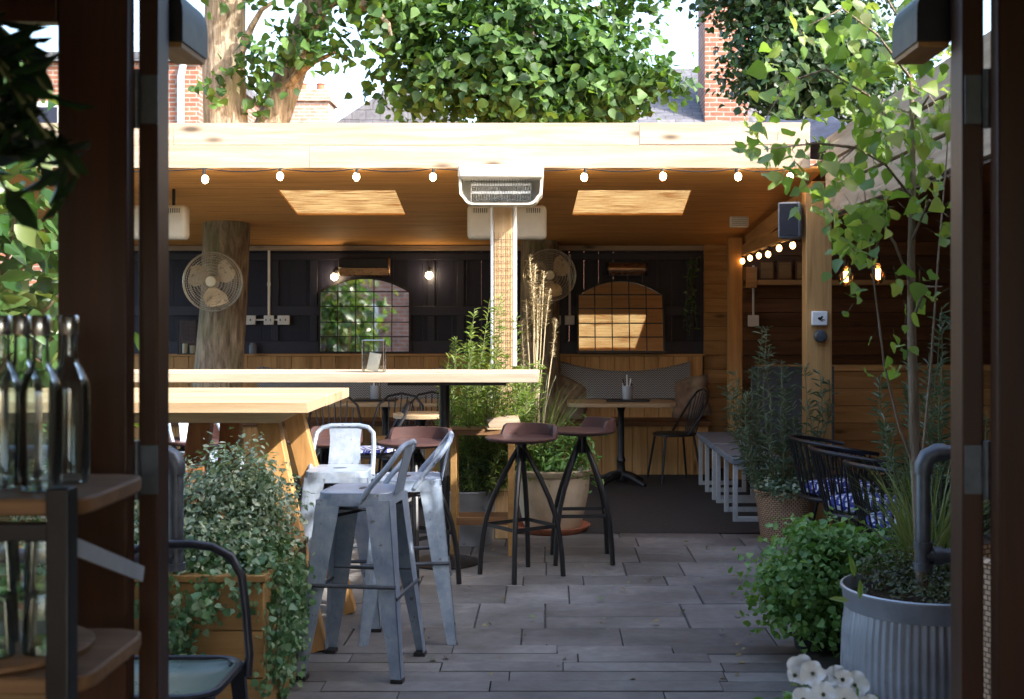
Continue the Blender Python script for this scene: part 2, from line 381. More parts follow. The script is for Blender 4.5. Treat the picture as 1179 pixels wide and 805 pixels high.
def stone(name):
    m, nt, b, out = nmat(name); g = G(nt); geo = g.n('NewGeometry'); r = geo.outputs['Random Per Island']
    c = g.ramp(r, [(0,(.11,.105,.099)),(.35,(.14,.134,.127)),(.7,(.18,.173,.164)),(1,(.128,.12,.111))])
    v = g.obj((1,1,1)); n1 = g.noise(v, 1.7, 6, .65); n2 = g.noise(g.obj((7,9,7)), 2, 6, .7, .4); n3 = g.noise(g.obj((1,1,1), rnd=False), .7, 5, .6)
    c = g.mix(1., c, g.ramp(n1, [(.3,(.6,.58,.58)),(.7,(1.3,1.28,1.25))]), 'MULTIPLY'); c = g.mix(1., c, g.ramp(n2, [(.25,(.7,.7,.7)),(.7,(1.2,1.2,1.2))]), 'MULTIPLY')
    c = g.mix(1., c, g.ramp(n3, [(.36,(.58,.56,.54)),(.62,(1.2,1.2,1.2))]), 'MULTIPLY')
    g.l(c, b.inputs['Base Color']); g.l(g.math('ADD', g.math('MULTIPLY', n1, .35), .45), b.inputs['Roughness']); g.bump(g.math('ADD', g.math('MULTIPLY', n2, .6), n1), b, .55, .006); return m
M['paving'] = stone('stone_paving'); M['joint'] = plain('joint_sand', (.085,.08,.072), 1, 0, .4, 40, .1, .4); M['wire'] = plain('pale_wire', (.5,.45,.36), .3, .5, .1)
M['plaster'] = plain('interior_plaster', (.22,.17,.13), .8, 0, .06)
M['pale_z'] = wood('pale_post_z', (.58,.42,.24), (.4,.24,.1), 'Z', .6, .5, .1)
M['decking'] = wood('weathered_deck', (.13,.119,.11), (.062,.056,.052), 'X', .7, .3, .25)
M['oak'] = wood('interior_floor', (.22,.14,.08), (.13,.08,.045), 'Y', .5, .2, .2)
def barkmat(name, a, b_, moss):
    m, nt, b, out = nmat(name); g = G(nt); v = g.obj((13,13,2.6), rnd=False); n = g.noise(v, 1.6, 7, .65, .5); n2 = g.noise(g.obj((1,1,1), rnd=False), 2.4, 4)
    c = g.ramp(n, [(.3,b_),(.68,a)]); c = g.mix(g.ramp(n2, [(.5,(0,0,0)),(.7,(.65,.65,.65))]), c, moss)
    g.l(c, b.inputs['Base Color']); b.inputs['Roughness'].default_value = .9; g.bump(n, b, 1., .06); return m
M['bark'] = barkmat('lime_bark', (.47,.37,.25), (.075,.052,.036), (.17,.17,.06))
M['youngbark'] = barkmat('young_bark', (.32,.25,.17), (.18,.13,.09), (.36,.32,.26))
def weave(name, s=44.):
    m, nt, b, out = nmat(name); g = G(nt); tc = g.n('TexCoord'); sp = g.n('SeparateXYZ'); g.l(tc.outputs['Object'], sp.inputs[0])
    zz = g.math('PINGPONG', g.math('MULTIPLY', sp.outputs[0], s), 1.5); t = g.math('FRACT', g.math('ADD', zz, g.math('MULTIPLY', sp.outputs[2], s)))
    c = g.ramp(t, [(.38,(.36,.355,.34)),(.56,(.075,.075,.078))]); g.l(c, b.inputs['Base Color']); b.inputs['Roughness'].default_value = .9; return m
M['weave'] = weave('zigzag_cloth')
def bluepat(name):
    m, nt, b, out = nmat(name); g = G(nt); t = g.n('TexBrick'); t.inputs['Scale'].default_value = 1; t.inputs['Brick Width'].default_value = .09; t.inputs['Row Height'].default_value = .04; t.inputs['Mortar Size'].default_value = .009
    t.inputs['Color1'].default_value = (.7,.72,.76,1); t.inputs['Color2'].default_value = (.55,.6,.72,1); t.inputs['Mortar'].default_value = (.02,.03,.22,1)
    g.l(g.obj((1,1,1), (.5,.4,.6)), t.inputs['Vector']); ch = g.noise(g.obj((1,1,1)), 9, 2); c = g.mix(g.ramp(ch, [(.52,(0,0,0)),(.56,(1,1,1))]), t.outputs[0], (.025,.035,.2))
    g.l(c, b.inputs['Base Color']); b.inputs['Roughness'].default_value = .85; return m
M['bluepat'] = bluepat('blue_white_cloth')
def wicker(name):
    m, nt, b, out = nmat(name); g = G(nt); tc = g.n('TexCoord'); sp = g.n('SeparateXYZ'); g.l(tc.outputs['Object'], sp.inputs[0])
    an = g.math('ARCTAN2', sp.outputs[1], sp.outputs[0]); cb = g.n('CombineXYZ'); g.l(g.math('MULTIPLY', an, 5), cb.inputs[0]); g.l(g.math('MULTIPLY', sp.outputs[2], 40), cb.inputs[1])
    ch = g.n('TexBrick'); ch.inputs['Scale'].default_value = 1; ch.inputs['Brick Width'].default_value = .7; ch.inputs['Row Height'].default_value = .55; ch.inputs['Mortar Size'].default_value = .07
    ch.inputs['Color1'].default_value = (.62,.4,.24,1); ch.inputs['Color2'].default_value = (.48,.3,.18,1); ch.inputs['Mortar'].default_value = (.08,.045,.025,1)
    g.l(cb.outputs[0], ch.inputs['Vector']); g.l(ch.outputs[0], b.inputs['Base Color']); b.inputs['Roughness'].default_value = .7; g.bump(g.math('MULTIPLY', ch.outputs['Fac'], -1.), b, .8, .01); return m
M['wicker'] = wicker('wicker')
M['fur'] = plain('brown_fur', (.17,.11,.075), .95, 0, .6, 8, .1, .4, (.35,.28,.2))
M['reed'] = None
def sunpatch(name):
    m, nt, b, out = nmat(name); g = G(nt); v = g.obj((2,26,1), rnd=False); n = g.noise(v, 1.6, 6, .7); c = g.ramp(n, [(.42,(.42,.23,.09)),(.54,(.78,.66,.44))])  # streaky pale colour stands in for sunlight reflected onto the ceiling
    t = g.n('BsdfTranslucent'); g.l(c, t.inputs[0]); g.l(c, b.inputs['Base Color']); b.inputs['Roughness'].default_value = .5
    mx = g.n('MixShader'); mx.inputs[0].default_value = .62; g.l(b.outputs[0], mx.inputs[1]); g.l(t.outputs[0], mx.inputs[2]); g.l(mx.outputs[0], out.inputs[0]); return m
M['sunpatch'] = sunpatch('translucent_sun_patch')
M['lime'] = leafmat('lime_leaf', [(.02,.055,.014),(.035,.09,.02),(.055,.125,.026),(.09,.18,.04)], .4, .58)
M['limedark'] = leafmat('dark_leaf', [(.02,.05,.02),(.028,.065,.022),(.035,.075,.028)], .3)
M['young'] = leafmat('young_leaf', [(.13,.23,.055),(.165,.275,.065),(.2,.31,.08),(.27,.34,.1)], .45)
M['fatsia'] = leafmat('broad_leaf', [(.03,.08,.02),(.05,.11,.03),(.08,.15,.04),(.13,.17,.05)], .35, .35)
M['indoor'] = leafmat('indoor_leaf', [(.02,.05,.015),(.03,.06,.02)], .25, .35)
M['varieg'] = leafmat('grey_green_leaf', [(.09,.155,.085),(.15,.225,.14),(.22,.29,.19),(.42,.47,.34)], .25)
M['ivy'] = leafmat('ivy_leaf', [(.045,.12,.045),(.07,.165,.06),(.1,.2,.08),(.2,.29,.16)], .25)
M['bright'] = leafmat('bright_leaf', [(.10,.22,.055),(.14,.28,.07),(.18,.31,.085)], .35)
M['rosemary'] = leafmat('rosemary_leaf', [(.13,.18,.12),(.18,.23,.16),(.095,.15,.085)], .2)
M['bamboo'] = leafmat('feathery_leaf', [(.13,.22,.05),(.18,.27,.07),(.24,.3,.1)], .4)
M['moss'] = leafmat('moss_leaf', [(.06,.07,.02),(.09,.09,.03),(.05,.08,.02)], .3)
M['grassm'] = leafmat('grass_blade', [(.13,.19,.05),(.18,.22,.075),(.25,.26,.11)], .3)
M['plume'] = plain('straw_plume', (.55,.45,.27), .9, 0, .2)
M['petal'] = plain('white_petal', (.8,.8,.8), .6, 0, .04, 20, .3, 0)
M['fallen'] = leafmat('fallen_leaf', [(.16,.12,.05),(.2,.17,.06),(.12,.09,.05),(.1,.12,.04)], .1)
# ================================================================== SETTING
b = MB(); b.add([(-150,-60,-.03),(150,-60,-.03),(150,250,-.03),(-150,250,-.03)], [(0,1,2,3)]); struct('ground', b, M['ground'])
b = MB(); b.add([(-7,2.6,-.012),(5,2.6,-.012),(5,12.6,-.012),(-7,12.6,-.012)], [(0,1,2,3)]); struct('paving_bed', b, M['joint'])
b = MB(); rp = random.Random(11); y = 5.56
while y < 8.66:
    d = rp.choice((.26,.32,.4,.45,.52)); x = -6.9-rp.random(); d = min(d, 8.66-y) if 8.66-y < d+.2 else d
    while x < 4.6:
        L = rp.choice((.35,.48,.6,.72,.9)); z = rp.uniform(-.002,.002); gp = rp.uniform(.002,.006); t1, t2 = rp.uniform(-.003,.003), rp.uniform(-.003,.003)
        if d > .5 and rp.random() < .3:
            k = d*rp.uniform(.4,.6); parts = ((y,y+k),(y+k,y+d))
        else: parts = ((y,y+d),)
        for ya_, yb_ in parts:
            q = [(x+gp,ya_+gp),(x+L-gp,ya_+gp+rp.uniform(-.003,.003)),(x+L-gp,yb_-gp),(x+gp,yb_-gp+rp.uniform(-.003,.003))]
            b.hexa([(a,c,-.03) for a,c in q]+[(q[0][0],q[0][1],z),(q[1][0],q[1][1],z+t1),(q[2][0],q[2][1],z+t1+t2),(q[3][0],q[3][1],z+t2)])
        x += L
    y += d
struct('paving', b, M['paving'], bev=.004)
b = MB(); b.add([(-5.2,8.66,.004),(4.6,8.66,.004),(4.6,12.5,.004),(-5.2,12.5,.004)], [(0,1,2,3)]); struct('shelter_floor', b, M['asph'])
b = MB(); y = 2.86; k = 0
while y < 5.55:
    x = -3.4 - U(0,1.5)
    while x < 2.6:
        L = U(.45,1.1); b.box(max(x,-3.4), max(min(x+L,2.6),max(x,-3.4)+.01)-U(.003,.007), y+U(0,.003), y+.133-U(0,.003), -.02, .020+U(-.003,.003)); x += L
    y += .138
struct('paver_strip', b, M['paving'], bev=.004)
b = MB(); b.box(-2.6,2.6,-2.4,2.6,-.02,.012); struct('interior_floor', b, M['oak'])

# ================================================================== PUB (camera stands in its doorway)
pub = thing('pub_building', 'red brick pub wall with wide timber door opening onto the courtyard', 'building', (0,2.7,0))
b = MB(); b.box(-7,-1.62,2.62,2.84,0,4.1); b.box(1.52,3.1,2.62,2.84,0,4.1); b.box(3.1,5,2.62,2.84,0,2.9); b.box(-1.62,1.52,2.62,2.84,2.4,4.1); obj('outer_wall', b, M['brick'], pub, w=True)  # right end stepped down, out of view, to let sun onto the young tree
b = MB(); b.box(-2.6,-2.5,-2.4,2.55,0,2.8); b.box(2.5,2.6,-2.4,2.55,0,2.8); b.box(-2.6,2.6,-2.5,-2.4,0,.8); b.box(-2.6,2.6,-2.5,-2.4,2.4,2.8); b.box(-2.6,-1.9,-2.5,-2.4,.8,2.4); b.box(1.9,2.6,-2.5,-2.4,.8,2.4)  # unseen opening added in the back wall so skylight reaches the doors
b.box(-2.6,-1.62,2.5,2.6,0,2.8); b.box(1.52,2.6,2.5,2.6,0,2.8); b.box(-1.62,1.52,2.5,2.6,2.4,2.8); obj('inner_wall', b, M['plaster'], pub, w=True)
b = MB(); b.box(-2.6,2.6,-2.5,2.6,2.8,2.9); obj('ceiling', b, M['plaster'], pub, w=True)
b = MB(); b.box(-7,3.1,-2.3,2.9,4.1,4.18); obj('roof', b, M['slate'], pub, w=True)
for x in (-4.2, 2.7):
    b = MB(); b.box(x,x+1.1,2.845,2.9,1.0,2.2); f = obj('window', b, M['white'], pub, w=True, bev=.01)
    b = MB(); b.box(x+.07,x+.52,2.9,2.905,1.07,2.13); b.box(x+.58,x+1.03,2.9,2.905,1.07,2.13); obj('pane', b, M['navy2'], f, w=True)
# door frame: jambs and lintel
fr = thing('door_frame', 'dark varnished timber frame round the open pub doorway', 'door frame', (0,2.53,0))
for s, x0, x1 in ((-1,-.846,-.806),(1,.848,.893)):
    b = MB(); b.box(x0,x1,2.5,2.575,0,2.26); obj('jamb', b, M['door'], fr, w=True, bev=.003)
b = MB(); b.box(-1.62,1.52,2.5,2.575,2.262,2.398); obj('lintel', b, M['door_x'], fr, w=True, bev=.003)
def leaf(x0, x1, label, hx):
    t = thing('glazed_door', label, 'door', ((x0+x1)/2,2.45,0)); Y0, Y1 = 2.43, 2.476
    near = x0 if abs(x0) < abs(x1) else x1; far = x1 if near == x0 else x0; sg = 1 if far > near else -1
    w = .14
    for a in (near, far-sg*w):
        b = MB(); b.box(min(a,a+sg*w), max(a,a+sg*w), Y0, Y1, .02, 2.24); obj('stile', b, M['door'], t, w=True, bev=.004)
    a, c = sorted((near+sg*w, far-sg*w))
    for z0, z1 in ((2.125,2.24),(.02,.26)):
        b = MB(); b.box(a+.001, c-.001, Y0+.003, Y1-.003, z0, z1); obj('rail', b, M['door_x'], t, w=True, bev=.003)
    b = MB(); b.box(a-.006, c+.006, 2.448, 2.456, .25, 2.13); obj('pane', b, M['glass'], t, w=True, smooth=0)
    for z in (1.98, 1.22, .4):
        b = MB(); b.tube([(hx,2.488,z-.06),(hx,2.488,z+.06)], .008, 10); b.tube([(hx,2.488,z-.02),(hx,2.488,z+.02)], .0095, 10)
        b.box(min(hx,hx-sg*.042), max(hx,hx-sg*.042), 2.494, 2.4985, z-.05, z+.05); obj('hinge', b, M['steel' if 0 else 'pipe'], t, w=True)
leaf(-.8445, -1.6, 'dark timber folding door with plants seen through its glass', -.846)
leaf(.896, 1.5, 'dark timber folding door folded back with rust coloured edge by the zinc tub', .894)
for s, lab in ((-1,'dark rounded bracket block beside the hinged dark jamb under brick gable'),(1,'dark rounded bracket block above the young leafy tree')):
    t = thing('bracket_block', lab, 'bracket', (s*.8,2.68,2.12))
    xo, xi = s*.86, s*.785
    def fpr(u,v,w_, xo=xo, xi=xi): return (xo+(xi-xo)*u, w_, 2.124+v)
    poly = [(0,0),(1,0),(1,.06)] + [(.72+.28*math.cos(a), .06+.05*math.sin(a)) for a in (R(20),R(45),R(70))] + [(.72,.11),(0,.11)]
    b = MB(); b.prism(poly, 2.60, 2.79, fpr); obj('cap', b, M['navytube'], t, w=True)
    b = MB(); b.box(min(xo,xi)+.004, max(xo,xi)-.004, 2.605, 2.785, 2.112, 2.1235); obj('underside_board', b, M['orange_y'], t, w=True)

# ================================================================== MAIN SHELTER
SH = thing('garden_shelter', 'open timber shelter with pale fascia, orange ceiling and navy back wall', 'shelter', (-1.7,10.4,0))
for i, (z0, z1) in enumerate(((2.572,2.728),(2.732,2.885))):
    xs = ((-5.2,-3.9,-1.66,1.80),(-5.2,-2.6,.62,1.80))[i]
    for xa, xb in zip(xs[:-1], xs[1:]):
        b = MB(); dz = U(-.002,.002); b.box(xa+.0008,xb-.0008,8.40+.004*i+U(-.001,.001),8.445,z0+dz,z1+dz); obj('fascia_board', b, M['pale_x'], SH, w=True, bev=.002)
ZC = lambda y: 2.575 - .0735*(y-8.45)
HL = [((320,219),(455,219),(467,248),(343,248)), ((668,210),(800,208),(786,247),(659,247))]  # outlines of the two reflected sun patches, cut out as holes
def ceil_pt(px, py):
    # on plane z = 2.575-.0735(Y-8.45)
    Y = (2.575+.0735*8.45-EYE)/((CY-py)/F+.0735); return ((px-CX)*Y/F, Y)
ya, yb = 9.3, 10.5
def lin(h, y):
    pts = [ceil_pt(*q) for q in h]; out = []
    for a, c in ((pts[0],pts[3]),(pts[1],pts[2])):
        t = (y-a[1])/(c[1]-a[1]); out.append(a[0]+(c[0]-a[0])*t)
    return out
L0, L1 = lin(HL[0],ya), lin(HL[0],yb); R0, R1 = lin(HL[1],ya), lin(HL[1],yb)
b = MB()
def slab(q, mb=b, t=.016):
    lo = [(x,y,ZC(y)) for x,y in q]; hi = [(x,y,ZC(y)+t) for x,y in q]; mb.hexa(lo+hi)
slab([(-5.2,8.45),(1.92,8.45),(1.92,ya),(-5.2,ya)]); slab([(-5.2,yb),(1.92,yb),(1.92,12.5),(-5.2,12.5)])
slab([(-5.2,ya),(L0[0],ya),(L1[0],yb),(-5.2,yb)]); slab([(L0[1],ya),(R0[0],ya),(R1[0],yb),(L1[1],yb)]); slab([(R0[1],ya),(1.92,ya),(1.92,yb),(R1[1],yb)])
obj('ceiling', b, M['ply'], SH, w=True, smooth=0)
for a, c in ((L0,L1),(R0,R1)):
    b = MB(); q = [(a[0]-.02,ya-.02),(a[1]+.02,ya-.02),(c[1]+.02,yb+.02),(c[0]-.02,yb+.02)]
    b.hexa([(x,y,ZC(y)+.017) for x,y in q]+[(x,y,ZC(y)+.022) for x,y in q]); obj('sun_patch_panel', b, M['sunpatch'], SH, w=True, smooth=0)  # added translucent panel in the shape of a reflected sun patch
# back wall: navy boards, frames, ledger
b = MB(); x = -5.2
while x < 1.56:
    b.box(x, min(x+.148,1.57), 12.452, 12.48+U(0,.004), 0, 2.36); x += .15
obj('back_wall', b, M['navy'], SH, w=True)
b = MB()
for z0, z1 in ((1.17,1.30),(1.56,1.66),(2.13,2.2)): b.box(-5.2,1.57,12.425,12.452,z0,z1)
for x in (-4.4,-3.6,-3.25,-2.85,-2.45,-1.25,-.95,-.55,.1,1.4): b.box(x,x+.075,12.43,12.452,1.3,2.13)
obj('panel_frame', b, M['navy2'], SH, w=True, bev=.004)
b = MB(); b.box(-5.2,1.57,12.40,12.45,2.225,2.275); obj('ledger_strip', b, M['pale_x'], SH, w=True)
b = MB()
for i in range(16): b.box(1.572,1.96,12.40,12.45,.0+i*.145,.141+i*.145)
obj('corner_boards', b, M['orange_x'], SH, w=True, bev=.003)
b = MB(); b.box(-5.2,-5.08,8.45,8.57,0,2.57); obj('post', b, M['pale_z'], SH, w=True)
# centre post with trellis and conduits
b = MB(); b.box(-.385,-.262,8.45,8.57,0,2.57); ps = obj('post', b, M['pale_z'], SH, w=True, bev=.004)
b = MB()
for x in (-.40,-.247): b.tube([(x,8.47,0 if x < -.3 else 1.2),(x,8.47,2.56)], .013 if x < -.3 else .018, 10)
obj('conduit', b, M['white'], ps, w=True)
b = MB()
for i in range(5): b.tube([(-.385+.031*i,8.44,.3),(-.385+.031*i,8.44,2.13)], .0022, 5)
for i in range(36): b.tube([(-.388,8.436,.33+.05*i),(-.258,8.436,.33+.05*i)], .0025, 5)
obj('trellis_mesh', b, M['twig'], ps, w=True)
# right header beam and inner posts
b = MB(); b.beam((1.9,8.6,2.43),(1.9,12.4,2.19),.09,.15); b.beam((1.85,8.6,2.2),(1.85,12.4,2.17),.06,.1); obj('header_beam', b, M['orange_y'], SH, w=True, bev=.004)
b = MB(); b.box(1.70,1.83,11.55,11.66,0,2.3); obj('post', b, M['orange_z'], SH, w=True, bev=.004)

# ================================================================== SIDE BOOTH on the right
BO = thing('side_booth', 'timber side booth with grey weathered fascia and dark boarded interior', 'shelter', (2.9,8.5,0))
for i in range(3):
    b = MB(); b.box(1.9,1.935,2.9,8.38,2.24+.184*i,2.24+.184*i+.165); obj('fascia_board', b, M['grey_y'], BO, w=True, bev=.003)
b = MB(); b.box(1.936,1.96,2.9,8.38,2.22,2.79); obj('fascia_backing', b, M['navy2'], BO, w=True)
b = MB(); b.box(1.97,4.7,2.9,12.6,2.62,2.68); obj('roof', b, M['brown_x'], BO, w=True)
b = MB(); b.box(1.775,1.955,8.42,8.56,0,2.42); obj('post', b, M['orange_z'], BO, w=True, bev=.005)
b = MB()
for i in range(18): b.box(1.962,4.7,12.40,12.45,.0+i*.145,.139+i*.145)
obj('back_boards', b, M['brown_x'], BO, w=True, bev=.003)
b = MB(); b.box(1.57,4.8,12.455,12.48,0,2.75); b.box(4.705,4.73,2.9,12.45,0,2.7); obj('backing', b, M['navy2'], BO, w=True)
b = MB()
for i in range(6): b.box(2.05,4.7,11.9,11.93,.17*i,.17*i+.165)
b.box(2.03,4.7,11.87,12.05,1.02,1.075); obj('low_wall', b, M['honey_x'], BO, w=True, bev=.003)
b = MB()
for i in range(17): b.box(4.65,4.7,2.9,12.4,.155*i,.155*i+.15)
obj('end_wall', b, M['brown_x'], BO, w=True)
b = MB(); b.box(1.97,3.6,12.22,12.4,1.87,1.92); b.box(1.62+.35,2.08,12.2,12.4,1.84,2.05); obj('shelf', b, M['orange_x'], BO, w=True, bev=.003)
for i in range(3):
    t = thing('picture_frame', ['small square frame nearest the corner on the booth shelf','middle one of the small square frames on booth shelf','small square frame nearest the thick post on booth shelf'][i], 'frame', (2.20+.185*i,12.33,1.92), 0, 'square frames on the booth shelf')
    b = MB(); b.box(-.078,.078,0,.02,0,.2); obj('frame', b, M['brown_x'], t, bev=.003)
    b = MB(); b.box(-.06,.06,-.004,.0,.02,.18); obj('mount', b, M['box'], t)
b = MB(); b.box(1.86,2.62,11.2,11.24,.35,1.09); solo('grey_board', b, M['panelgrey'], 'blue grey board standing behind the rosemary and benches', 'board', bev=.004)
# roof tarpaulin
b = MB(); n = 12
for j in range(n+1):
    for i in range(n+1):
        u, v = i/n, j/n; x = 1.42+.82*u; y = 8.55+.9*v; e = min(u,1-u,v,1-v)
        b.v.append((x, y, 2.80+.17*min(1,e*5)+.03*math.sin(9*u+4*v)+.02*math.sin(17*v-6*u)))
b.f = [(j*(n+1)+i, j*(n+1)+i+1, (j+1)*(n+1)+i+1, (j+1)*(n+1)+i) for j in range(n) for i in range(n)]; b.m = [0]*len(b.f)
solo('tarpaulin', b, plain('navy_sheet', (.018,.022,.04), .6, 0, .3), 'crumpled navy tarpaulin heaped on the shelter roof corner', 'tarpaulin')

# ================================================================== fittings in the shelter
def heater_open(x, z, Y):
    t = thing('patio_heater', 'cream infrared heater with open bright reflector fixed above the centre post', 'heater', (x,Y,z))
    w, h, r = .29, .265, .07
    poly = [(-w,h),(-w+.012,r)] + [(-w+.03+r-r*math.cos(a), r-r*math.sin(a)) for a in (R(20),R(45),R(70),R(90))] + [(w-.03-r+r*math.sin(a), r-r*math.cos(a)) for a in (0,R(20),R(45),R(70))] + [(w-.012,r),(w,h)]
    b = MB(); b.prism(poly, -.01, .03, lambda u,v,k:(u,k,v)); 
    inner = [(u*.94, .012+v*.92) for u,v in poly]
    n = len(poly)
    for i in range(n-1):     # shallow tray wall
        a, c, d, e = poly[i], poly[i+1], inner[i+1], inner[i]
        b.hexa([(a[0],-.17,a[1]),(c[0],-.17,c[1]),(d[0],-.17,d[1]),(e[0],-.17,e[1]),(a[0],0,a[1]),(c[0],0,c[1]),(d[0],0,d[1]),(e[0],0,e[1])])
    obj('tray', b, M['cream'], t)
    b = MB(); b.box(-w+.002,w-.002,-.2,-.02,.175,h+.004); obj('hood', b, M['cream'], t, bev=.018)
    b = MB(); k = 8
    for i in range(k+1):
        a = PI*.5*i/k; b.v += [(-.21,-.02-.11*math.cos(a)*0-.12*(1-math.sin(a)), .03+.14*(1-math.cos(a))),(.21,-.02-.12*(1-math.sin(a)), .03+.14*(1-math.cos(a)))]
    b.f = [(2*i,2*i+1,2*i+3,2*i+2) for i in range(k)]; b.m = [0]*k; obj('reflector', b, M['steel'], t)
    for zz in (.09,.145):
        b = MB(); b.tube([(-.2,-.09,zz),(.2,-.09,zz)], .009, 8); obj('heating_tube', b, M['white'], t)
    b = MB()
    for i in range(24): b.tube([(-.2+.0174*i,-.155,.02),(-.2+.0174*i,-.155,.18)], .0018, 4)
    obj('guard', b, M['steel'], t)
heater_open(-.33, 2.298, 8.36)
hb = thing('patio_heater', 'cream slotted heater hung from the ceiling right behind the centre post', 'heater', (-.325,9.25,2.13), 0, 'cream slotted ceiling heaters')
b = MB(); b.box(-.30,.30,-.06,.06,0,.26); obj('casing', b, M['cream'], hb, bev=.03)
b = MB()
for s in (-1,1):
    for i in range(7): b.box(s*.2-.05+.016*i, s*.2-.044+.016*i, -.0625,-.058,.20,.235)
obj('slots', b, M['black'], hb)
b = MB(); b.box(-.2,-.18,-.01,.01,.26,.40); b.box(.18,.2,-.01,.01,.26,.40); obj('hanger', b, M['black'], hb)
dup(hb, (-3.05,9.25,2.13), 0, 'cream slotted heater hung from the ceiling beside the dark door jamb')

def fan(loc, label):
    t = thing('wall_fan', label, 'fan', loc, 0, 'round fans fixed to the tree trunks'); r = .257
    b = MB()
    for rr, y in ((r,0),(r*.99,-.03),(r*.93,-.045),(r*.86,-.055),(r*.78,-.063),(r*.7,-.07),(r*.6,-.076),(r*.5,-.08),(r*.4,-.083),(r*.3,-.085),(r*.86,.05),(r*.5,.07)):
        b.tube([(rr*math.cos(a),y,rr*math.sin(a)) for a in [2*PI*i/36 for i in range(36)]], .0026 if rr < r*.95 else .006, 5, closed=True)
    for i in range(64):
        a = 2*PI*i/64; tw = .25
        b.tube([(q*math.cos(a+tw*(1-q/r)),y,q*math.sin(a+tw*(1-q/r))) for q,y in ((.05,-.088),(r*.5,-.08),(r*.86,-.055),(r,-.01))], .0013, 4, cap=False)
    obj('cage', b, M['wire'], t)
    for k in range(3):
        b = MB(); vs = []; n = 8
        for i in range(n+1):
            q = .05+.175*i/n; wd = 1.35*math.sin(PI*(.22+.62*i/n)); a0 = 2*PI*k/3+.5
            for s in (-.5,.5):
                a = a0+s*wd+.25*i/n; vs.append((q*math.cos(a), .03*s*1.6-.01, q*math.sin(a)))
        b.add(vs, [(2*i,2*i+1,2*i+3,2*i+2) for i in range(n)]); obj('blade', b, M['gold'], t)
    Mx = Matrix.Rotation(R(90),3,'X')
    b = MB(); b.lathe([(.04,-.04),(.05,-.02),(.05,.05),(.045,.085),(.001,.092)], 18, (0,0,0), Mx); obj('hub', b, M['candle'], t)
    b = MB(); b.lathe([(.06,-.16),(.065,-.12),(.06,-.04)], 16, (0,0,0), Mx); b.box(-.05,.05,.12,.2,-.07,.07); obj('motor', b, M['black'], t)
    return t
f1 = fan((-2.94,10.62,1.852), 'pale round fan fixed to the sunlit leaning tree trunk')
dup(f1, (.0,11.98,1.957), 0, 'dim round fan half hidden behind the plumes and centre post')

def festoon(name, pts, label, hangs, r=.024, mat='bulb'):
    t = thing(name, label, 'string light', pts[0])
    b = MB(); b.tube(pts, .0045, 6); obj('cable', b, M['black'], t, w=True)
    for h, d in hangs:
        b = MB(); tx, ty = U(-.012,.012), U(-.01,.01); b.ball((h[0]+tx,h[1]+ty,h[2]-d-.033+U(-.004,.004)), r, r, r*1.25); bb = obj('bulb', b, M[mat], t, w=True)
        b = MB(); b.tube([(h[0],h[1],h[2]-d-.012),(h[0],h[1],h[2])], .011, 8); obj('socket', b, M['black'], bb, w=True)
hp = [P(px,199,8.375) for px in (235,322,411,499,674,762,848,910)]
hz = [(p.x,p.y,2.563) for p in hp]
pts = [(-3.3,8.375,2.563)]
for a in hz:
    q0 = pts[-1]; pts += [(q0[0]+(a[0]-q0[0])*k/6, 8.375, 2.563-.02*math.sin(PI*k/6)) for k in range(1,6)]+[a]
festoon('string_light', pts, 'row of small lit bulbs strung under the pale fascia', [(h, .022 if i else .045) for i, h in enumerate(hz)], .023)
pts = [(1.83,12.0-2.8*i/6,2.135) for i in range(7)]
festoon('string_light', pts, 'short cluster of lit globe bulbs along the right header beam', [(p,U(.01,.035)) for p in pts], .023, 'warmbulb')
for i, (px, py, lab) in enumerate(((974,319,'large amber filament bulb hanging in booth, nearer the thick post'),(1011,316,'large amber filament bulb hanging in booth, beside the young tree'))):
    q = P(px,py,9.2); t = thing('pendant_bulb', lab, 'pendant lamp', q, 0, 'amber pendant bulbs in the booth')
    b = MB(); b.lathe([(.001,-.075),(.03,-.065),(.055,-.03),(.058,0),(.04,.04),(.022,.07),(.018,.085)], 18); obj('globe', b, M['amber'], t)
    b = MB()
    for k in range(5):
        a = 2*PI*k/5; b.tube([(.012*math.cos(a),.012*math.sin(a),-.035),(.016*math.cos(a),.016*math.sin(a),.04)], .003, 5)
    obj('filament', b, M['fil'], t)
    b = MB(); b.tube([(0,0,.08),(0,0,.13)], .018, 10); b.tube([(0,0,.13),(0,0,2.62-q.z)], .004, 6); obj('flex', b, M['black'], t)
for i, (px, py, lab) in enumerate(((385,319,'small lit wall lamp beside the bronze heater'),(494,317,'small lit wall lamp alone on navy boards beside the centre post'))):
    q = P(px,py,12.34); t = thing('wall_lamp', lab, 'wall lamp', q, 0, 'lit lamps on the navy wall')
    b = MB(); b.ball((0,0,0), .036); obj('bulb', b, M['bulb'], t)
    b = MB(); b.tube([(0,.085,.05),(0,.03,.075),(0,0,.06),(0,0,.03)], .01, 8); b.lathe([(.03,0),(.03,.02)], 14, (0,.105,.05), Matrix.Rotation(R(90),3,'X')); obj('bracket', b, M['black'], t)
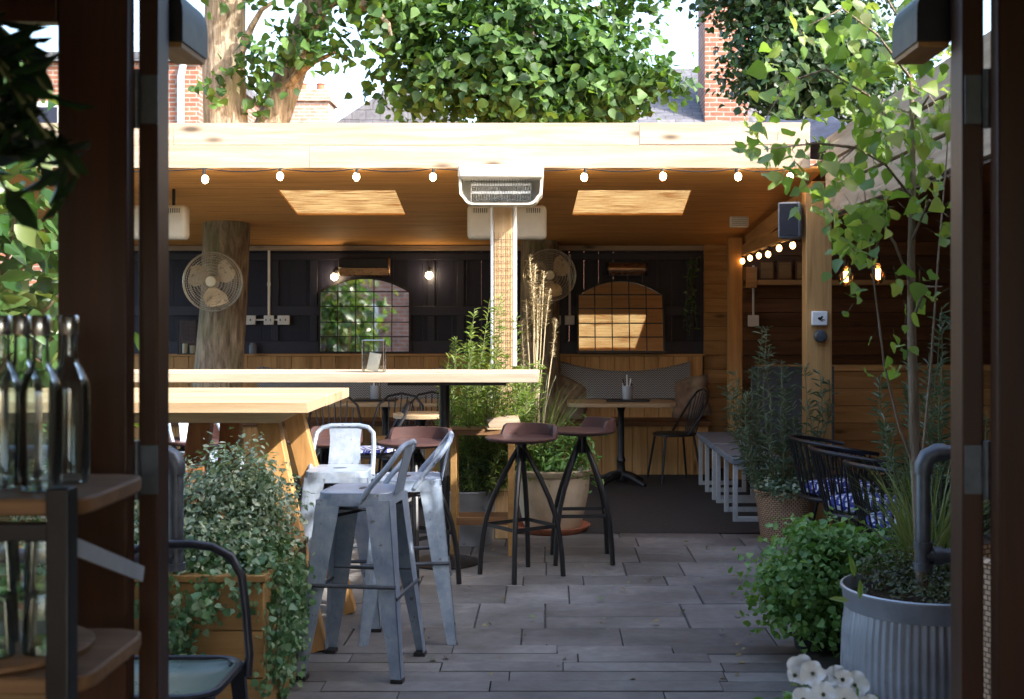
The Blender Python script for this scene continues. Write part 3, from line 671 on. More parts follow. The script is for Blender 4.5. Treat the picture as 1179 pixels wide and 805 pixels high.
# bronze heaters
t = thing('bar_heater', 'boxy bronze heater above the green reflecting mirror', 'heater', P(419,320,12.3))
b = MB(); b.box(-.26,.26,0,.1,.02,.2); obj('casing', b, M['copper'], t, bev=.012)
b = MB(); b.box(-.25,.25,-.03,.0,.10,.2); obj('hood', b, M['black'], t, bev=.008)
b = MB(); b.box(-.22,.22,-.006,.0,.03,.09); obj('glass_front', b, M['copper'], t)
t = thing('bar_heater', 'slim copper tube heater above the amber reflecting mirror', 'heater', P(721,310,12.3))
b = MB(); b.tube([(-.2,0,0),(.2,0,0)], .065, 18); obj('tube', b, M['copper'], t)
for x in (-.2,.19):
    b = MB(); b.tube([(x,0,0),(x+.02,0,0)], .07, 18); b.box(x,x+.02,.05,.12,-.02,.02); obj('end_cap', b, M['black'], t)
# mirrors
def mirror(pxa, pxb, pyt, pys, pyb, label):
    Y = 12.40; a, c = P(pxa,pyb,Y), P(pxb,pyb,Y); w = (c.x-a.x)/2; h0 = P(0,pys,Y).z-a.z; h1 = P(0,pyt,Y).z-a.z
    t = thing('arched_mirror', label, 'mirror', ((a.x+c.x)/2,Y,a.z), 0, 'arched window mirrors on the navy wall')
    top = [(w*(1-2*i/14), h0+(h1-h0)*(1-(1-2*i/14)**2)) for i in range(15)]
    poly = [(-w,0),(w,0)]+top
    b = MB(); b.prism(poly, 0, .01, lambda u,v,k:(u,k,v)); obj('glass', b, M['mirror'], t, smooth=0)
    pth = [(u,-.004,v) for u,v in poly]
    b = MB()
    for i in range(len(pth)): b.beam(pth[i], pth[(i+1)%len(pth)], .022, .022, (0,1,0))
    obj('frame', b, M['black'], t)
    b = MB(); nn = 5
    for i in range(1,nn):
        u = -w+2*w*i/nn; zt = h0+(h1-h0)*(1-(u/w)**2); b.box(u-.005,u+.005,-.008,-.001,0,zt)
    for z in (h0*.26,h0*.5,h0*.76,h0*1.0): b.box(-w,w,-.007,-.0015,z-.005,z+.005)
    obj('glazing_bars', b, M['black'], t)
    return t
m1 = mirror(368,472,320,336,406,'arched leaded mirror reflecting doors and greenery, behind the bar table')
m2 = mirror(665,763,321,338,405,'arched leaded mirror reflecting orange wood, above the round pedestal table'); m1.rotation_euler.x = R(-1.2); m2.rotation_euler.x = R(-12.5); m2.location.y -= .165
# sockets, conduits
t = thing('socket_row', 'three white power sockets with a conduit on the navy wall beside the trunk', 'socket', P(310,374,12.42))
for dx, w in ((-.215,.16),(0,.1),(.15,.12)):
    b = MB(); b.box(dx-w/2,dx+w/2,-.03,.0,0,.095); so = obj('socket_plate', b, M['white'], t, bev=.006)
    b = MB(); b.box(dx-w*.3,dx-w*.22,-.033,-.03,.04,.06); b.box(dx+w*.15,dx+w*.23,-.033,-.03,.04,.06); obj('switch', b, M['black'], so)
b = MB(); b.tube([(0,-.012,.095),(0,-.012,.76)], .013, 8); b.tube([(-.2,-.01,.05),(.2,-.01,.05)], .009, 8); b.tube([(0,-.014,.4),(0,-.014,.43)], .018, 8); obj('conduit', b, M['white'], t)
t = thing('socket_row', 'pair of pale power sockets with a conduit behind the dry plumes', 'socket', P(648,374,12.42))
for dx in (-.07,.07):
    b = MB(); b.box(dx-.05,dx+.05,-.03,0,0,.095); obj('socket_plate', b, M['white'], t, bev=.006)
b = MB(); b.tube([(.07,-.012,.095),(.07,-.012,.72)], .012, 8); obj('conduit', b, M['white'], t)
t = thing('junction_box', 'small white junction box on a conduit in the booth corner', 'junction box', P(867,376,12.36))
b = MB(); b.box(-.055,.055,-.04,0,0,.115); obj('box', b, M['white'], t, bev=.006)
b = MB(); b.tube([(0,-.02,.115),(0,-.02,.62)], .012, 8); obj('conduit', b, M['white'], t)
t = thing('loudspeaker', 'blue grey outdoor loudspeaker mounted on top of the thick post', 'speaker', P(910,275,8.5), R(-18))
b = MB(); b.box(-.075,.075,-.09,.07,0,.25); obj('cabinet', b, M['benchgrey'], t, bev=.012)
b = MB(); b.box(-.064,.064,-.097,-.0905,.012,.238); obj('grille', b, M['navytube'], t, bev=.004)
b = MB(); b.tube([(0,.07,.12),(.06,.13,.12)], .015, 8); obj('bracket', b, M['black'], t)
t = thing('alarm_box', 'white wall box with a dark bird mark on the thick post', 'control box', P(943,375,8.41))
b = MB(); b.box(-.055,.055,-.03,.005,0,.1); obj('casing', b, M['white'], t, bev=.008)
b = MB(); b.ball((.0,-.031,.05), .016,.002,.009); b.ball((.014,-.031,.06), .008,.002,.007); b.beam((-.01,-.031,.045),(.02,-.031,.03),.003,.006); b.beam((.012,-.031,.042),(.034,-.031,.038),.003,.006); obj('bird_mark', b, M['black'], t)
b = MB(); b.lathe([(.045,0),(.045,.03),(.035,.045),(.001,.05)], 18); o = solo('round_dial', b, M['pipe'], 'round grey dial device below the white control box', 'dial'); o.rotation_euler.x = R(90); o.location = P(944,387,8.405)
t = thing('floodlight', 'small pale slatted floodlight under the orange ceiling near the corner', 'floodlight', P(851,262,10.6))
b = MB(); b.box(-.08,.08,-.03,.03,0,.1); obj('housing', b, M['white'], t, bev=.01)
b = MB()
for i in range(5): b.box(-.07,.07,-.036,-.031,.012+.017*i,.02+.017*i)
obj('slats', b, M['benchleg'], t)
b = MB(); b.box(-.01,.01,0,.02,.1,.3); obj('hanger', b, M['black'], t)
# ================================================================== built-in bench, cushions
WB = thing('wall_bench', 'long built-in bench of vertical orange boards along the navy wall', 'bench', (-1.7,12.1,0))
b = MB(); x = -5.15
while x < 1.55: b.box(x,min(x+.145,1.56),12.33,12.39,.5,1.15); x += .149
obj('backrest', b, M['orange_z'], WB, w=True, bev=.003)
b = MB(); x = -5.15
while x < 1.55: b.box(x,min(x+.145,1.56),11.9,11.93,.0,.48); x += .149
obj('front_panel', b, M['orange_z'], WB, w=True, bev=.003)
b = MB(); b.box(-5.18,1.58,11.86,12.33,.482,.53); obj('seat', b, M['brown_x'], WB, w=True, bev=.004)
b = MB(); b.box(-5.18,1.58,12.31,12.42,1.152,1.172); obj('ledge', b, M['orange_x'], WB, w=True, bev=.003)
def backcushion(x0, x1, z0, z1, sag, label):
    n = 16; vs = []
    for i in range(n+1):
        t = i/n; x = x0+(x1-x0)*t; zt = z1-sag*4*t*(1-t); th = .05+.05*math.sin(PI*t)
        for y, z in ((12.325,z0),(12.325-th-.05,z0+.03),(12.325-th,(z0+zt)/2),(12.325-.05,zt-.015),(12.325-.01,zt)): vs.append((x,y,z))
    fs = [(i*5+j, i*5+j+1, i*5+6+j, i*5+5+j) for i in range(n) for j in range(4)] + [(0,1,2,3,4), tuple(n*5+j for j in (4,3,2,1,0))]
    b = MB(); b.add(vs, fs); solo('back_cushion', b, M['weave'], label, 'cushion', 'zigzag back cushions on the wall bench', smooth=60)
backcushion(.11,1.42,.70,1.10,.10,'grey zigzag cloth back cushion sagging behind the round pedestal table')
backcushion(-2.95,-.98,.68,1.05,.07,'grey zigzag cloth back cushion seen above and below the sunlit bar top')
def scatter(p, sz, rot, label, mat):
    b = MB(); n = 10; vs = []
    for s in (-1,1):
        for j in range(n+1):
            for i in range(n+1):
                u, v = 2*i/n-1, 2*j/n-1; pinch = 1-.12*(1-abs(u)**2)*(1 if abs(v) > .95 else 0)
                h = (1-u**4)*(1-v**4); vs.append((u*sz/2*(1-.1*(1-v*v)*0-.08*(v*v<.3)), s*(.004+.075*math.sqrt(max(h,0))), sz/2+v*sz/2))
    k = (n+1)**2; fs = []
    for s in (0,1):
        for j in range(n):
            for i in range(n): a = s*k+j*(n+1)+i; fs.append((a,a+1,a+n+2,a+n+1))
    ring = [i for i in range(n+1)]+[(j+1)*(n+1)-1 for j in range(1,n+1)]+[n*(n+1)+i for i in range(n-1,-1,-1)]+[j*(n+1) for j in range(n-1,0,-1)]
    for i in range(len(ring)): a, c = ring[i], ring[(i+1)%len(ring)]; fs.append((a,c,c+k,a+k))
    b.add(vs, fs); o = obj('scatter_cushion', b, mat, None, smooth=60); o.location = p; o.rotation_euler = rot; o['label'] = label; o['category'] = 'cushion'; return o
scatter((.16,12.14,.535),.40,(R(-14),R(24),R(18)),'furry brown cushion leaning at the bench end by grassy pot',M['fur'])
scatter((1.42,12.14,.535),.42,(R(-14),R(-12),R(-28)),'furry brown cushion leaning in the bench corner by the spindle chair',M['fur'])

# ================================================================== pedestal tables
def round_rect(w, d, r, n=5):
    out = []
    for cx, cy, a0 in ((w/2-r,d/2-r,0),(-w/2+r,d/2-r,90),(-w/2+r,-d/2+r,180),(w/2-r,-d/2+r,270)):
        for i in range(n+1):
            a = R(a0+90*i/n); out.append((cx+r*math.cos(a), cy+r*math.sin(a)))
    return out
def pedestal_table(loc, w, d, r, h, label, top, group=None):
    t = thing('pedestal_table', label, 'table', loc, 0, group)
    b = MB(); b.prism(round_rect(w,d,r), h-.035, h, lambda u,v,k:(u,v,k)); obj('table_top', b, top, t, bev=.004)
    b = MB(); b.lathe([(.05,.03),(.06,.06),(.04,.12),(.035,.2),(.045,.22),(.03,.26),(.028,h-.1),(.04,h-.06),(.06,h-.036)], 18); obj('column', b, M['black'], t)
    for k in range(4):
        a = PI/4+PI/2*k; dx, dy = math.cos(a), math.sin(a)
        b = MB(); b.tube([(dx*.02,dy*.02,.09),(dx*.12,dy*.12,.075),(dx*.22,dy*.22,.04),(dx*.29,dy*.29,.012)], [.04,.032,.026,.02], 8); obj('foot', b, M['black'], t)
    return t
pedestal_table((.66,11.25,0),1.0,.62,.15,.765,'worn wooden table on iron pedestal before the amber reflecting mirror',M['table_x'])
pedestal_table((-1.52,11.3,0),1.08,.62,.1,.765,'pale wooden pedestal table behind the white stool, under the green mirror',M['table_x'])
pedestal_table((-1.04,9.85,0),.46,.46,.225,.765,'small sunlit round table with yellowish top behind the bar post',M['table_x'])
def caddy(x, y, z, lab, lab2):
    b = MB(); b.box(x-.2,x+.2,y-.1,y+.1,z,z+.018); solo('serving_tray', b, M['black'], lab2, 'tray', bev=.006)
    t = thing('cutlery_pot', lab, 'cutlery pot', (x,y,z+.018))
    b = MB(); b.lathe([(.045,0),(.048,.005),(.05,.125),(.045,.125),(.043,.01),(.001,.01)], 20); obj('pot', b, M['galv'], t)
    for i in range(7):
        a = 2*PI*i/7; b = MB(); b.beam((.02*math.cos(a),.02*math.sin(a),.02),(.05*math.cos(a),.05*math.sin(a),.15+.04*(i%3)),.012,.004); obj('cutlery', b, M['white' if i % 2 else 'black'], t)
caddy(.72,11.25,.767,'metal cutlery pot with white handles on the tray by spindle chair','dark tray on the worn wooden pedestal table')
caddy(-1.62,11.3,.767,'metal cutlery pot on the tray seen under the bar top','dark tray on the pale wooden pedestal table')

# ================================================================== spindle chairs
def spindle_chair(loc, rz, label, group, pad=None):
    t = thing('spindle_chair', label, 'chair', loc, rz, group)
    b = MB(); b.lathe([(.19,.435),(.205,.442),(.205,.455),(.19,.46),(.001,.455)], 22); obj('seat', b, M['black'], t)
    for sx in (-1,1):
        for sy in (-1,1):
            b = MB(); b.tube([(sx*.14,sy*.14,.44),(sx*.2,sy*.2,0)], .011, 7); obj('leg', b, M['black'], t)
    b = MB(); hoop = [(-.2,.06,.46),(-.225,.17,.62),(-.2,.25,.76),(-.12,.285,.84),(0,.295,.865),(.12,.285,.84),(.2,.25,.76),(.225,.17,.62),(.2,.06,.46)]
    b.tube(hoop, .011, 8); obj('hoop', b, M['black'], t)
    for i in range(7):
        u = -1+2*i/6; b = MB(); b.tube([(u*.13,.16,.455),(u*.165,.285-.035*u*u*1.5,.855-.10*u*u-.01)], .006, 6); obj('spindle', b, M['black'], t)
    if pad:
        b = MB(); b.lathe([(.001,.46),(.17,.462),(.19,.478),(.18,.5),(.001,.515)], 22); obj('seat_pad', b, pad, t)
    return t
g = 'black spindle chairs round the shelter tables'
spindle_chair((1.17,11.42,0),R(-75),'black spindle chair by the bench corner beside grey benches',g)
spindle_chair((-1.85,10.5,0),R(12),'black spindle chair behind the white stool, with blue patterned pad',g,M['bluepat'])
spindle_chair((-1.36,10.55,0),R(-8),'black spindle chair with yellow pad under the small round table',g,M['box'])
spindle_chair((-1.05,10.75,0),R(4),'black spindle chair partly behind the black bar post',g)
spindle_chair((-1.42,9.7,0),R(-80),'black spindle chair nearest the bar table, sideways to the round table',g,M['bluepat'])

# ================================================================== galvanised bar stools
def metal_stool(loc, rz, label, mat):
    t = thing('metal_bar_stool', label, 'bar stool', loc, rz, 'galvanised bar stools with backs')
    H = .775; s = .155
    b = MB(); b.prism(round_rect(2*s,2*s,.05), H-.012, H, lambda u,v,k:(u,v,k)); 
    rr0, rr1 = round_rect(2*s,2*s,.05), round_rect(2*s+.012,2*s+.012,.05); n = len(rr0)
    vs = [(x,y,H-.006) for x,y in rr0]+[(x,y,H-.055) for x,y in rr1]; b.add(vs, [(i,(i+1)%n,n+(i+1)%n,n+i) for i in range(n)])
    obj('seat', b, mat, t, bev=.004)
    b = MB(); b.prism([(.035*math.cos(2*PI*i/16),.014*math.sin(2*PI*i/16)) for i in range(16)], H, H+.0015, lambda u,v,k:(u,v,k)); obj('finger_slot', b, M['black'], t)
    for sx in (-1,1):
        for sy in (-1,1):
            b = MB(); ct = Vector((sx*(s+.003),sy*(s+.003),H-.03)); cb = Vector((sx*.228,sy*.228,0)); th = .004
            for ax in (0,1):
                d = Vector((-sx,0,0)) if ax == 0 else Vector((0,-sy,0)); i_ = Vector((0,-sy*th,0)) if ax == 0 else Vector((-sx*th,0,0))
                q = [ct, ct+d*.105, ct.lerp(cb,.5)+d*.078, ct.lerp(cb,.5), cb+d*.042, cb]
                vs = q+[p+i_ for p in q]; b.add(vs, [(0,1,2,3),(3,2,4,5),(6,9,8,7),(9,11,10,8),(0,6,7,1),(1,7,8,2),(2,8,10,4),(4,10,11,5),(5,11,9,3),(3,9,6,0)])
            lg = obj('leg', b, mat, t)
            b = MB(); b.box(min(cb.x,cb.x-sx*.045)-.003, max(cb.x,cb.x-sx*.045)+.003, min(cb.y,cb.y-sy*.045)-.003, max(cb.y,cb.y-sy*.045)+.003, 0, .018); obj('foot_cap', b, M['black'], lg, bev=.003)
    z = .34; r = .195
    for a, c in (((-r,-r),(r,-r)),((r,-r),(r,r)),((r,r),(-r,r)),((-r,r),(-r,-r))):
        zz = z if a[1] == c[1] else z+.05
        b = MB(); b.tube([(a[0],a[1],zz),(c[0],c[1],zz)], .009, 8); obj('rung', b, M['pipe'], t)
    b = MB(); b.beam((-.15,-.15,.66),(.15,.15,.7),.03,.006); b.beam((-.15,.15,.7),(.15,-.15,.66),.03,.006); obj('cross_brace', b, M['black'], t)
    x = .158
    p = [(-x,.03,.735),(-x,.075,.80),(-x+.004,.145,.88),(-x+.012,.185,.935),(-x+.04,.2,.962),(-x+.085,.206,.972),(x-.085,.206,.972),(x-.04,.2,.962),(x-.012,.185,.935),(x-.004,.145,.88),(x,.075,.80),(x,.03,.735)]
    b = MB(); b.tube(p, .012, 8); obj('back_frame', b, mat, t)
    b = MB(); vs = []
    for z, y, w in ((.76,.158,.085),(.83,.172,.08),(.9,.19,.078),(.968,.206,.085)): vs += [(-w,y,z),(w,y,z)]
    n = len(vs); vs += [(a,bb+.004,c) for a,bb,c in vs]; fs = []
    for i in range(3): k = 2*i; fs += [(k,k+1,k+3,k+2),(n+k,n+k+2,n+k+3,n+k+1),(k,k+2,n+k+2,n+k),(k+1,n+k+1,n+k+3,k+3)]
    b.add(vs, fs+[(0,n,n+1,1),(6,7,n+7,n+6)]); obj('splat', b, mat, t)
    return t
s1 = metal_stool((-.81,5.27,.0215), R(-97), 'blue grey metal bar stool standing nearest, in shade', M['tolix'])
dup(s1, (-.68,5.84,0), R(-84), 'metal bar stool right behind the shaded one, its seat bright with sun')
dup(s1, (-1.06,6.15,0), R(2), 'sunlit white metal stool showing its splat back, beside slanting table leg')
dup(s1, (-1.98,7.0,0), R(40), 'metal stool glimpsed under the heavy table top above the shrub')

# ================================================================== wooden-seat stools
def wood_stool(loc, rz, label, lip=90):
    t = thing('wooden_bar_stool', label, 'bar stool', loc, rz, 'wooden seat bar stools'); H = .825
    b = MB(); b.lathe([(.001,H-.03),(.15,H-.028),(.2,H-.02),(.216,H-.008),(.216,H),(.205,H+.004),(.15,H-.004),(.001,H-.006)], 32); obj('seat', b, M['stoolseat'], t)
    b = MB(); n = 24; vs = []
    for i in range(n+1):
        a = R(lip-70+140*i/n); e = min(1,3.2*math.sin(PI*i/n)**.8)**.5; h = .006+.062*e
        for r_, z in ((.186,H-.002),(.192,H+h),(.213,H+h),(.217,H-.002)): vs.append((r_*math.cos(a), r_*math.sin(a), z))
    b.add(vs, [(i*4+j,i*4+(j+1)%4,(i+1)*4+(j+1)%4,(i+1)*4+j) for i in range(n) for j in range(4)]+[(0,1,2,3),(n*4+3,n*4+2,n*4+1,n*4)]); obj('back_lip', b, M['stoolseat'], t)
    b = MB(); b.lathe([(.07,H-.035),(.075,H-.03)], 20); b.tube([(0,0,.68),(0,0,H-.032)], .03, 14); obj('hub', b, M['black'], t)
    for k in range(4):
        a = PI/2*k; c, s_ = math.cos(a), math.sin(a)
        b = MB(); b.tube([(r_*c,r_*s_,z) for r_,z in ((.015,.76),(.05,.70),(.115,.58),(.17,.46),(.21,.345),(.232,.23),(.245,.12),(.252,0))], .0155, 8); obj('leg', b, M['black'], t)
        a2 = a+PI/2; b = MB(); b.beam((.215*c,.215*s_,.30),(.215*math.cos(a2),.215*math.sin(a2),.30),.006,.022); obj('footrest', b, M['black'], t)
    return t
w1 = wood_stool((-.17,7.25,0), R(-38), 'dark wooden seat stool on black legs, nearest before the clay pot', 66)
def ws(px, y, rz, lab): dup(w1, ((px-CX)*y/F, y, 0), R(rz), lab)
w1.rotation_euler.z = R(-8)
wood_stool((.204,7.72,0), R(-42), 'dark wooden seat stool on black legs, right of the clay pot', 62)
ws(478,6.98,8,'reddish wooden seat stool behind the sunlit white stool seat')
ws(374,7.02,-6,'reddish wooden seat stool hidden behind the white splat back')
ws(232,7.1,0,'reddish wooden seat stool seen under the heavy table top')

# ================================================================== tables outside
t = thing('bar_table', 'long bar table with sunlit pale plank top on a black post', 'bar table', (-1.8,7.6,0))
b = MB()
for i in range(3): b.box(-3.7,-.07,7.32+.2*i,7.517+.2*i,1.145,1.2)
obj('table_top', b, M['pale_x'], t, w=True, bev=.003)
b = MB(); b.box(-1.0,-.27,7.5,7.75,1.118,1.144); obj('support_plate', b, M['black'], t, w=True)
for x in (-.66,-2.95):
    b = MB(); b.tube([(x,7.62,.012),(x,7.62,1.118)], .033, 16); obj('column', b, M['black'], t, w=True)
    b = MB(); b.lathe([(.22,0),(.22,.01),(.19,.02),(.05,.03),(.033,.05)], 28, (x,7.62,0)); obj('base_plate', b, M['black'], t, w=True)
t = thing('menu_holder', 'clear acrylic holder with a white card on the sunlit bar top', 'menu holder', (-1.085,7.5,1.201))
b = MB(); b.box(-.066,.066,-.04,-.036,0,.195); b.box(-.066,.066,.036,.04,0,.195); b.box(-.066,-.062,-.036,.036,0,.195); b.box(.062,.066,-.036,.036,0,.195); b.box(-.066,.066,-.04,.04,-.001,.003); obj('holder', b, M['glass'], t, smooth=0)
b = MB(); b.obox((.0,.0,.062),(.075,.004,.11),(R(8),R(10),R(28))); obj('card', b, M['white'], t)
b = MB()
for x in (-.066,.066):
    for y in (-.04,.04): b.tube([(x,y,0),(x,y,.195)], .003, 5)
b.tube([(-.066,-.04,.195),(.066,-.04,.195),(.066,.04,.195),(-.066,.04,.195)], .003, 5, closed=True); obj('edging', b, M['steel'], t)
# heavy A-frame table
t = thing('plank_table', 'heavy plank table with slanted legs above the leafy planter', 'table', (-2.1,5.9,0))
b = MB(); n = 5
for i in range(n):
    y0 = 5.4+.224*i; b.box(-3.3,-1.075+U(-.004,.004),y0,y0+.2215,1.11,1.16)
obj('table_top', b, M['table_x'], t, w=True, bev=.003)
b = MB(); b.prism([(-3.2,1.06),(-1.22,1.06),(-1.13,1.109),(-3.2,1.109)], 5.47, 5.53, lambda u,v,k:(u,k,v)); b.prism([(-3.2,1.06),(-1.22,1.06),(-1.13,1.109),(-3.2,1.109)], 6.3, 6.36, lambda u,v,k:(u,k,v)); obj('apron', b, M['table_x'], t, w=True, bev=.003)
for (a, c) in (((-1.31,5.66,1.06),(-1.06,5.52,.02)),((-1.31,6.2,1.06),(-1.06,6.34,0)),((-1.62,5.66,1.06),(-1.72,5.52,.02)),((-1.62,6.2,1.06),(-1.72,6.34,0)),((-3.05,5.66,1.06),(-3.2,5.52,0)),((-3.05,6.2,1.06),(-3.2,6.34,0))):
    b = MB(); b.beam(a, c, .1, .075, (0,1,0)); obj('leg', b, M['redleg'] if a[0] < -1.4 else M['orange_z'], t, w=True, bev=.004)
b = MB(); b.beam((-1.5,5.93,.5),(-3.1,5.93,.5),.06,.1); obj('stretcher', b, M['redleg'], t, w=True)
# low wooden side table
t = thing('side_table', 'low wooden side table between the bar post and centre post', 'table', (-.42,7.95,0))
b = MB(); b.box(-.68,-.2,7.8,8.08,.78,.815); obj('table_top', b, M['shelf'], t, w=True, bev=.004)
for x in (-.62,-.25):
    for y in (7.84,8.04):
        b = MB(); b.box(x-.02,x+.02,y-.02,y+.02,0,.78); obj('leg', b, M['box'], t, w=True, bev=.003)
b = MB(); b.box(-.62,-.25,7.83,7.85,.2,.25); b.box(-.62,-.25,8.03,8.05,.2,.25); obj('stretcher', b, M['shelf'], t, w=True)
t = thing('menu_board', 'pale folded wooden menu board lying on the low side table', 'menu', (-.31,7.9,.816))
b = MB(); b.obox((0,0,.006),(.21,.2,.01),(0,0,R(8))); obj('lower_leaf', b, M['table_x'], t, bev=.002)
b = MB(); b.obox((.01,.02,.042),(.21,.2,.01),(R(14),R(-4),R(8))); obj('upper_leaf', b, M['pale_x'], t, bev=.002)

# ================================================================== grey benches
def bench(loc, rz, label):
    t = thing('grey_bench', label, 'bench', loc, rz, 'grey slab benches along the booth opening')
    b = MB(); b.box(-.195,.195,-.5,.5,.435,.485); obj('seat', b, M['benchgrey'], t, bev=.006)
    for y in (-.46,0.0,.46):
        b = MB(); b.box(-.18,-.145,y-.02,y+.02,0,.434); b.box(.145,.18,y-.02,y+.02,0,.434); b.box(-.145,.145,y-.018,y+.018,.002,.04); b.box(-.145,.145,y-.018,y+.018,.395,.434); obj('leg_frame', b, M['benchleg'], t, bev=.003)
    return t
bn = bench((1.56,9.62,0), 0, 'grey slab bench on pale frames, nearer the wicker basket')
dup(bn, (1.55,10.72,0), 0, 'grey slab bench on pale frames, farther one near the bench corner')

# ================================================================== lounge chairs with patterned cushions
def lounge(loc, rz, label):
    t = thing('lounge_chair', label, 'chair', loc, rz, 'black spindle lounge chairs with patterned cushions')
    b = MB(); b.tube([(.25*math.cos(2*PI*i/28),.25*math.sin(2*PI*i/28),.40) for i in range(28)], .016, 8, closed=True); b.lathe([(.001,.4),(.245,.4),(.245,.412),(.001,.412)], 28); obj('seat', b, M['black'], t)
    b = MB(); a0, a1 = R(90-112), R(90+112); n = 22
    top = [(.345*math.cos(a0+(a1-a0)*i/n), .33*math.sin(a0+(a1-a0)*i/n), .70+.07*math.sin(PI*i/n)) for i in range(n+1)]
    b.tube(top, .013, 8); obj('top_rail', b, M['black'], t)
    for i in range(0,n+1):
        a = a0+(a1-a0)*i/n; b = MB(); b.tube([(.245*math.cos(a),.245*math.sin(a),.405), top[i]], .006, 6); obj('spindle', b, M['black'], t)
    for k in range(4):
        a = PI/4+PI/2*k; b = MB(); b.tube([(.16*math.cos(a),.16*math.sin(a),.4),(.25*math.cos(a),.25*math.sin(a),0)], .012, 7); obj('leg', b, M['black'], t)
    b = MB(); b.lathe([(.001,.413),(.2,.413),(.228,.43),(.232,.455),(.215,.482),(.12,.5),(.001,.505)], 28); obj('cushion', b, M['bluepat'], t)
    return t
l1 = lounge((1.86,7.75,0), R(95), 'black spindle lounge chair with blue white cushion beside the wicker basket')
dup(l1, (1.86,7.1,0), R(100), 'black spindle lounge chair with blue white cushion, middle of the three')
dup(l1, (1.90,6.42,0), R(105), 'black spindle lounge chair with blue white cushion, behind the ornamental grass')

# ================================================================== pipe railings
def railing(s, x, label):
    t = thing('pipe_railing', label, 'railing', (x,4.0,0)); xe = x+s*.9; r = .024
    b = MB(); b.tube([(x,4,.72),(x,4,1.045),(x+s*.014,4,1.075),(x+s*.045,4,1.09),(xe,4,1.09)], r, 14); b.tube([(x,4,.75),(xe,4,.75)], r, 14); obj('rail', b, M['pipe'], t, w=True)
    b = MB(); b.tube([(xe,4,0),(xe,4,1.12)], r, 14); obj('post', b, M['pipe'], t, w=True)
    for z in (.715,.785): 
        b = MB(); b.tube([(x,4,z-.012),(x,4,z+.012)], r+.007, 14); obj('collar', b, M['pipe'], t, w=True)
    b = MB(); b.tube([(x,4,1.02),(x,4,1.045),(x+s*.014,4,1.075),(x+s*.045,4,1.09),(x+s*.07,4,1.09)], r+.006, 14); obj('elbow', b, M['pipe'], t, w=True)
    b = MB(); b.tube([(x+s*.03,4,.75),(x+s*.06,4,.75)], r+.006, 14); obj('tee', b, M['pipe'], t, w=True)
railing(1, 1.228, 'grey pipe railing with elbow in front of the ornamental grass'); railing(-1, -1.229, 'grey pipe railing with elbow beside the dark jamb and grey green shrub')
# green cafe chair
t = thing('cafe_chair', 'metal cafe chair with green pan seat and dark tube back by the planter', 'chair', (-1.16,3.6,.022))
b = MB(); n = 14; vs = []
for j in range(n+1):
    for i in range(n+1):
        u, v = 2*i/n-1, 2*j/n-1; e = max(abs(u),abs(v)); k = 1/ (max(1,(u**4+v**4)**.25))
        vs.append((.21*u*k, .2*v*k, .45-.03*(1-min(1,e**4))+.0))
b.add(vs, [(j*(n+1)+i,j*(n+1)+i+1,(j+1)*(n+1)+i+1,(j+1)*(n+1)+i) for j in range(n) for i in range(n)])
st = obj('seat', b, M['green'], t); md = st.modifiers.new('t','SOLIDIFY'); md.thickness = .006; md.offset = -1
b = MB(); rr = round_rect(.42,.40,.09); b.tube([(x,y,.445) for x,y in rr], .012, 8, closed=True); obj('seat_rim', b, M['navytube'], t)
b = MB(); b.tube([(-.225,.16,.40),(-.225,.185,.46),(-.21,.2,.62),(-.195,.21,.72),(-.16,.218,.775),(-.1,.222,.798),(.03,.222,.8),(.1,.222,.79),(.16,.218,.76),(.195,.21,.70),(.21,.2,.6),(.225,.185,.46),(.225,.16,.40)], .0135, 10); obj('back_frame', b, M['navytube'], t)
for sx in (-1,1):
    for sy in (-1,1):
        b = MB(); b.beam((sx*.19,sy*.17,.44),(sx*.225,sy*.21,0),.045,.03,(0,1,0),.03,.02); obj('leg', b, M['navytube'], t)
# ================================================================== houses beyond
def house(label, loc): return thing('brick_house', label, 'house', loc)
t = house('red brick house end beside the lime trunk, seen past the left jamb', (-7.8,22,0))
b = MB(); b.box(-10,-5.78,20,25,0,5.75); obj('wall', b, M['brick'], t, w=True)
b = MB(); b.box(-10.1,-5.7,19.9,25.1,5.752,5.9); obj('parapet', b, M['slate'], t, w=True)
b = MB(); b.tube([(-6.05,19.93,0),(-6.05,19.93,5.5),(-6.0,19.9,5.7)], .06, 10); obj('drainpipe', b, M['white'], t, w=True)
for x in (-8.9,-7.4):
    b = MB(); b.box(x,x+.9,19.95,19.995,3.6,5.1); f = obj('window', b, M['white'], t, w=True)
    b = MB(); b.box(x+.08,x+.82,19.93,19.948,3.7,4.32); b.box(x+.08,x+.82,19.93,19.948,4.38,5.0); obj('pane', b, M['navy2'], f, w=True)
t = house('pale brick house with chimney and sunlit slate roof beyond the leaning limb', (-4.5,29,0))
b = MB(); b.box(-8,-1.2,26,33,0,5.35); obj('wall', b, M['buffbrick'], t, w=True)
b = MB(); b.prism([(-5.1,5.352),(-3.35,6.5),(-1.0,5.352)], 25.9, 33, lambda u,v,k:(u,k,v)); obj('roof', b, M['slate'], t, w=True, smooth=0)
b = MB(); b.box(-5.5,-4.66,25.6,26.4,5.0,6.1); b.box(-5.56,-4.6,25.54,26.46,6.1,6.2); b.box(-5.5,-4.66,25.6,26.4,6.2,6.36); ch = obj('chimney', b, M['buffbrick'], t, w=True, bev=.01)
for x in (-5.28,-4.9):
    b = MB(); b.lathe([(.09,0),(.08,.16),(.1,.18),(.07,.2)], 12, (x,26,6.36)); obj('chimney_pot', b, M['redclay'], ch, w=True)
t = house('slate roofed house with tall brick chimney stack right of the lime crown', (2.2,21,0))
b = MB(); b.box(.2,6.0,19.2,24,0,4.3); obj('wall', b, M['brick'], t, w=True)
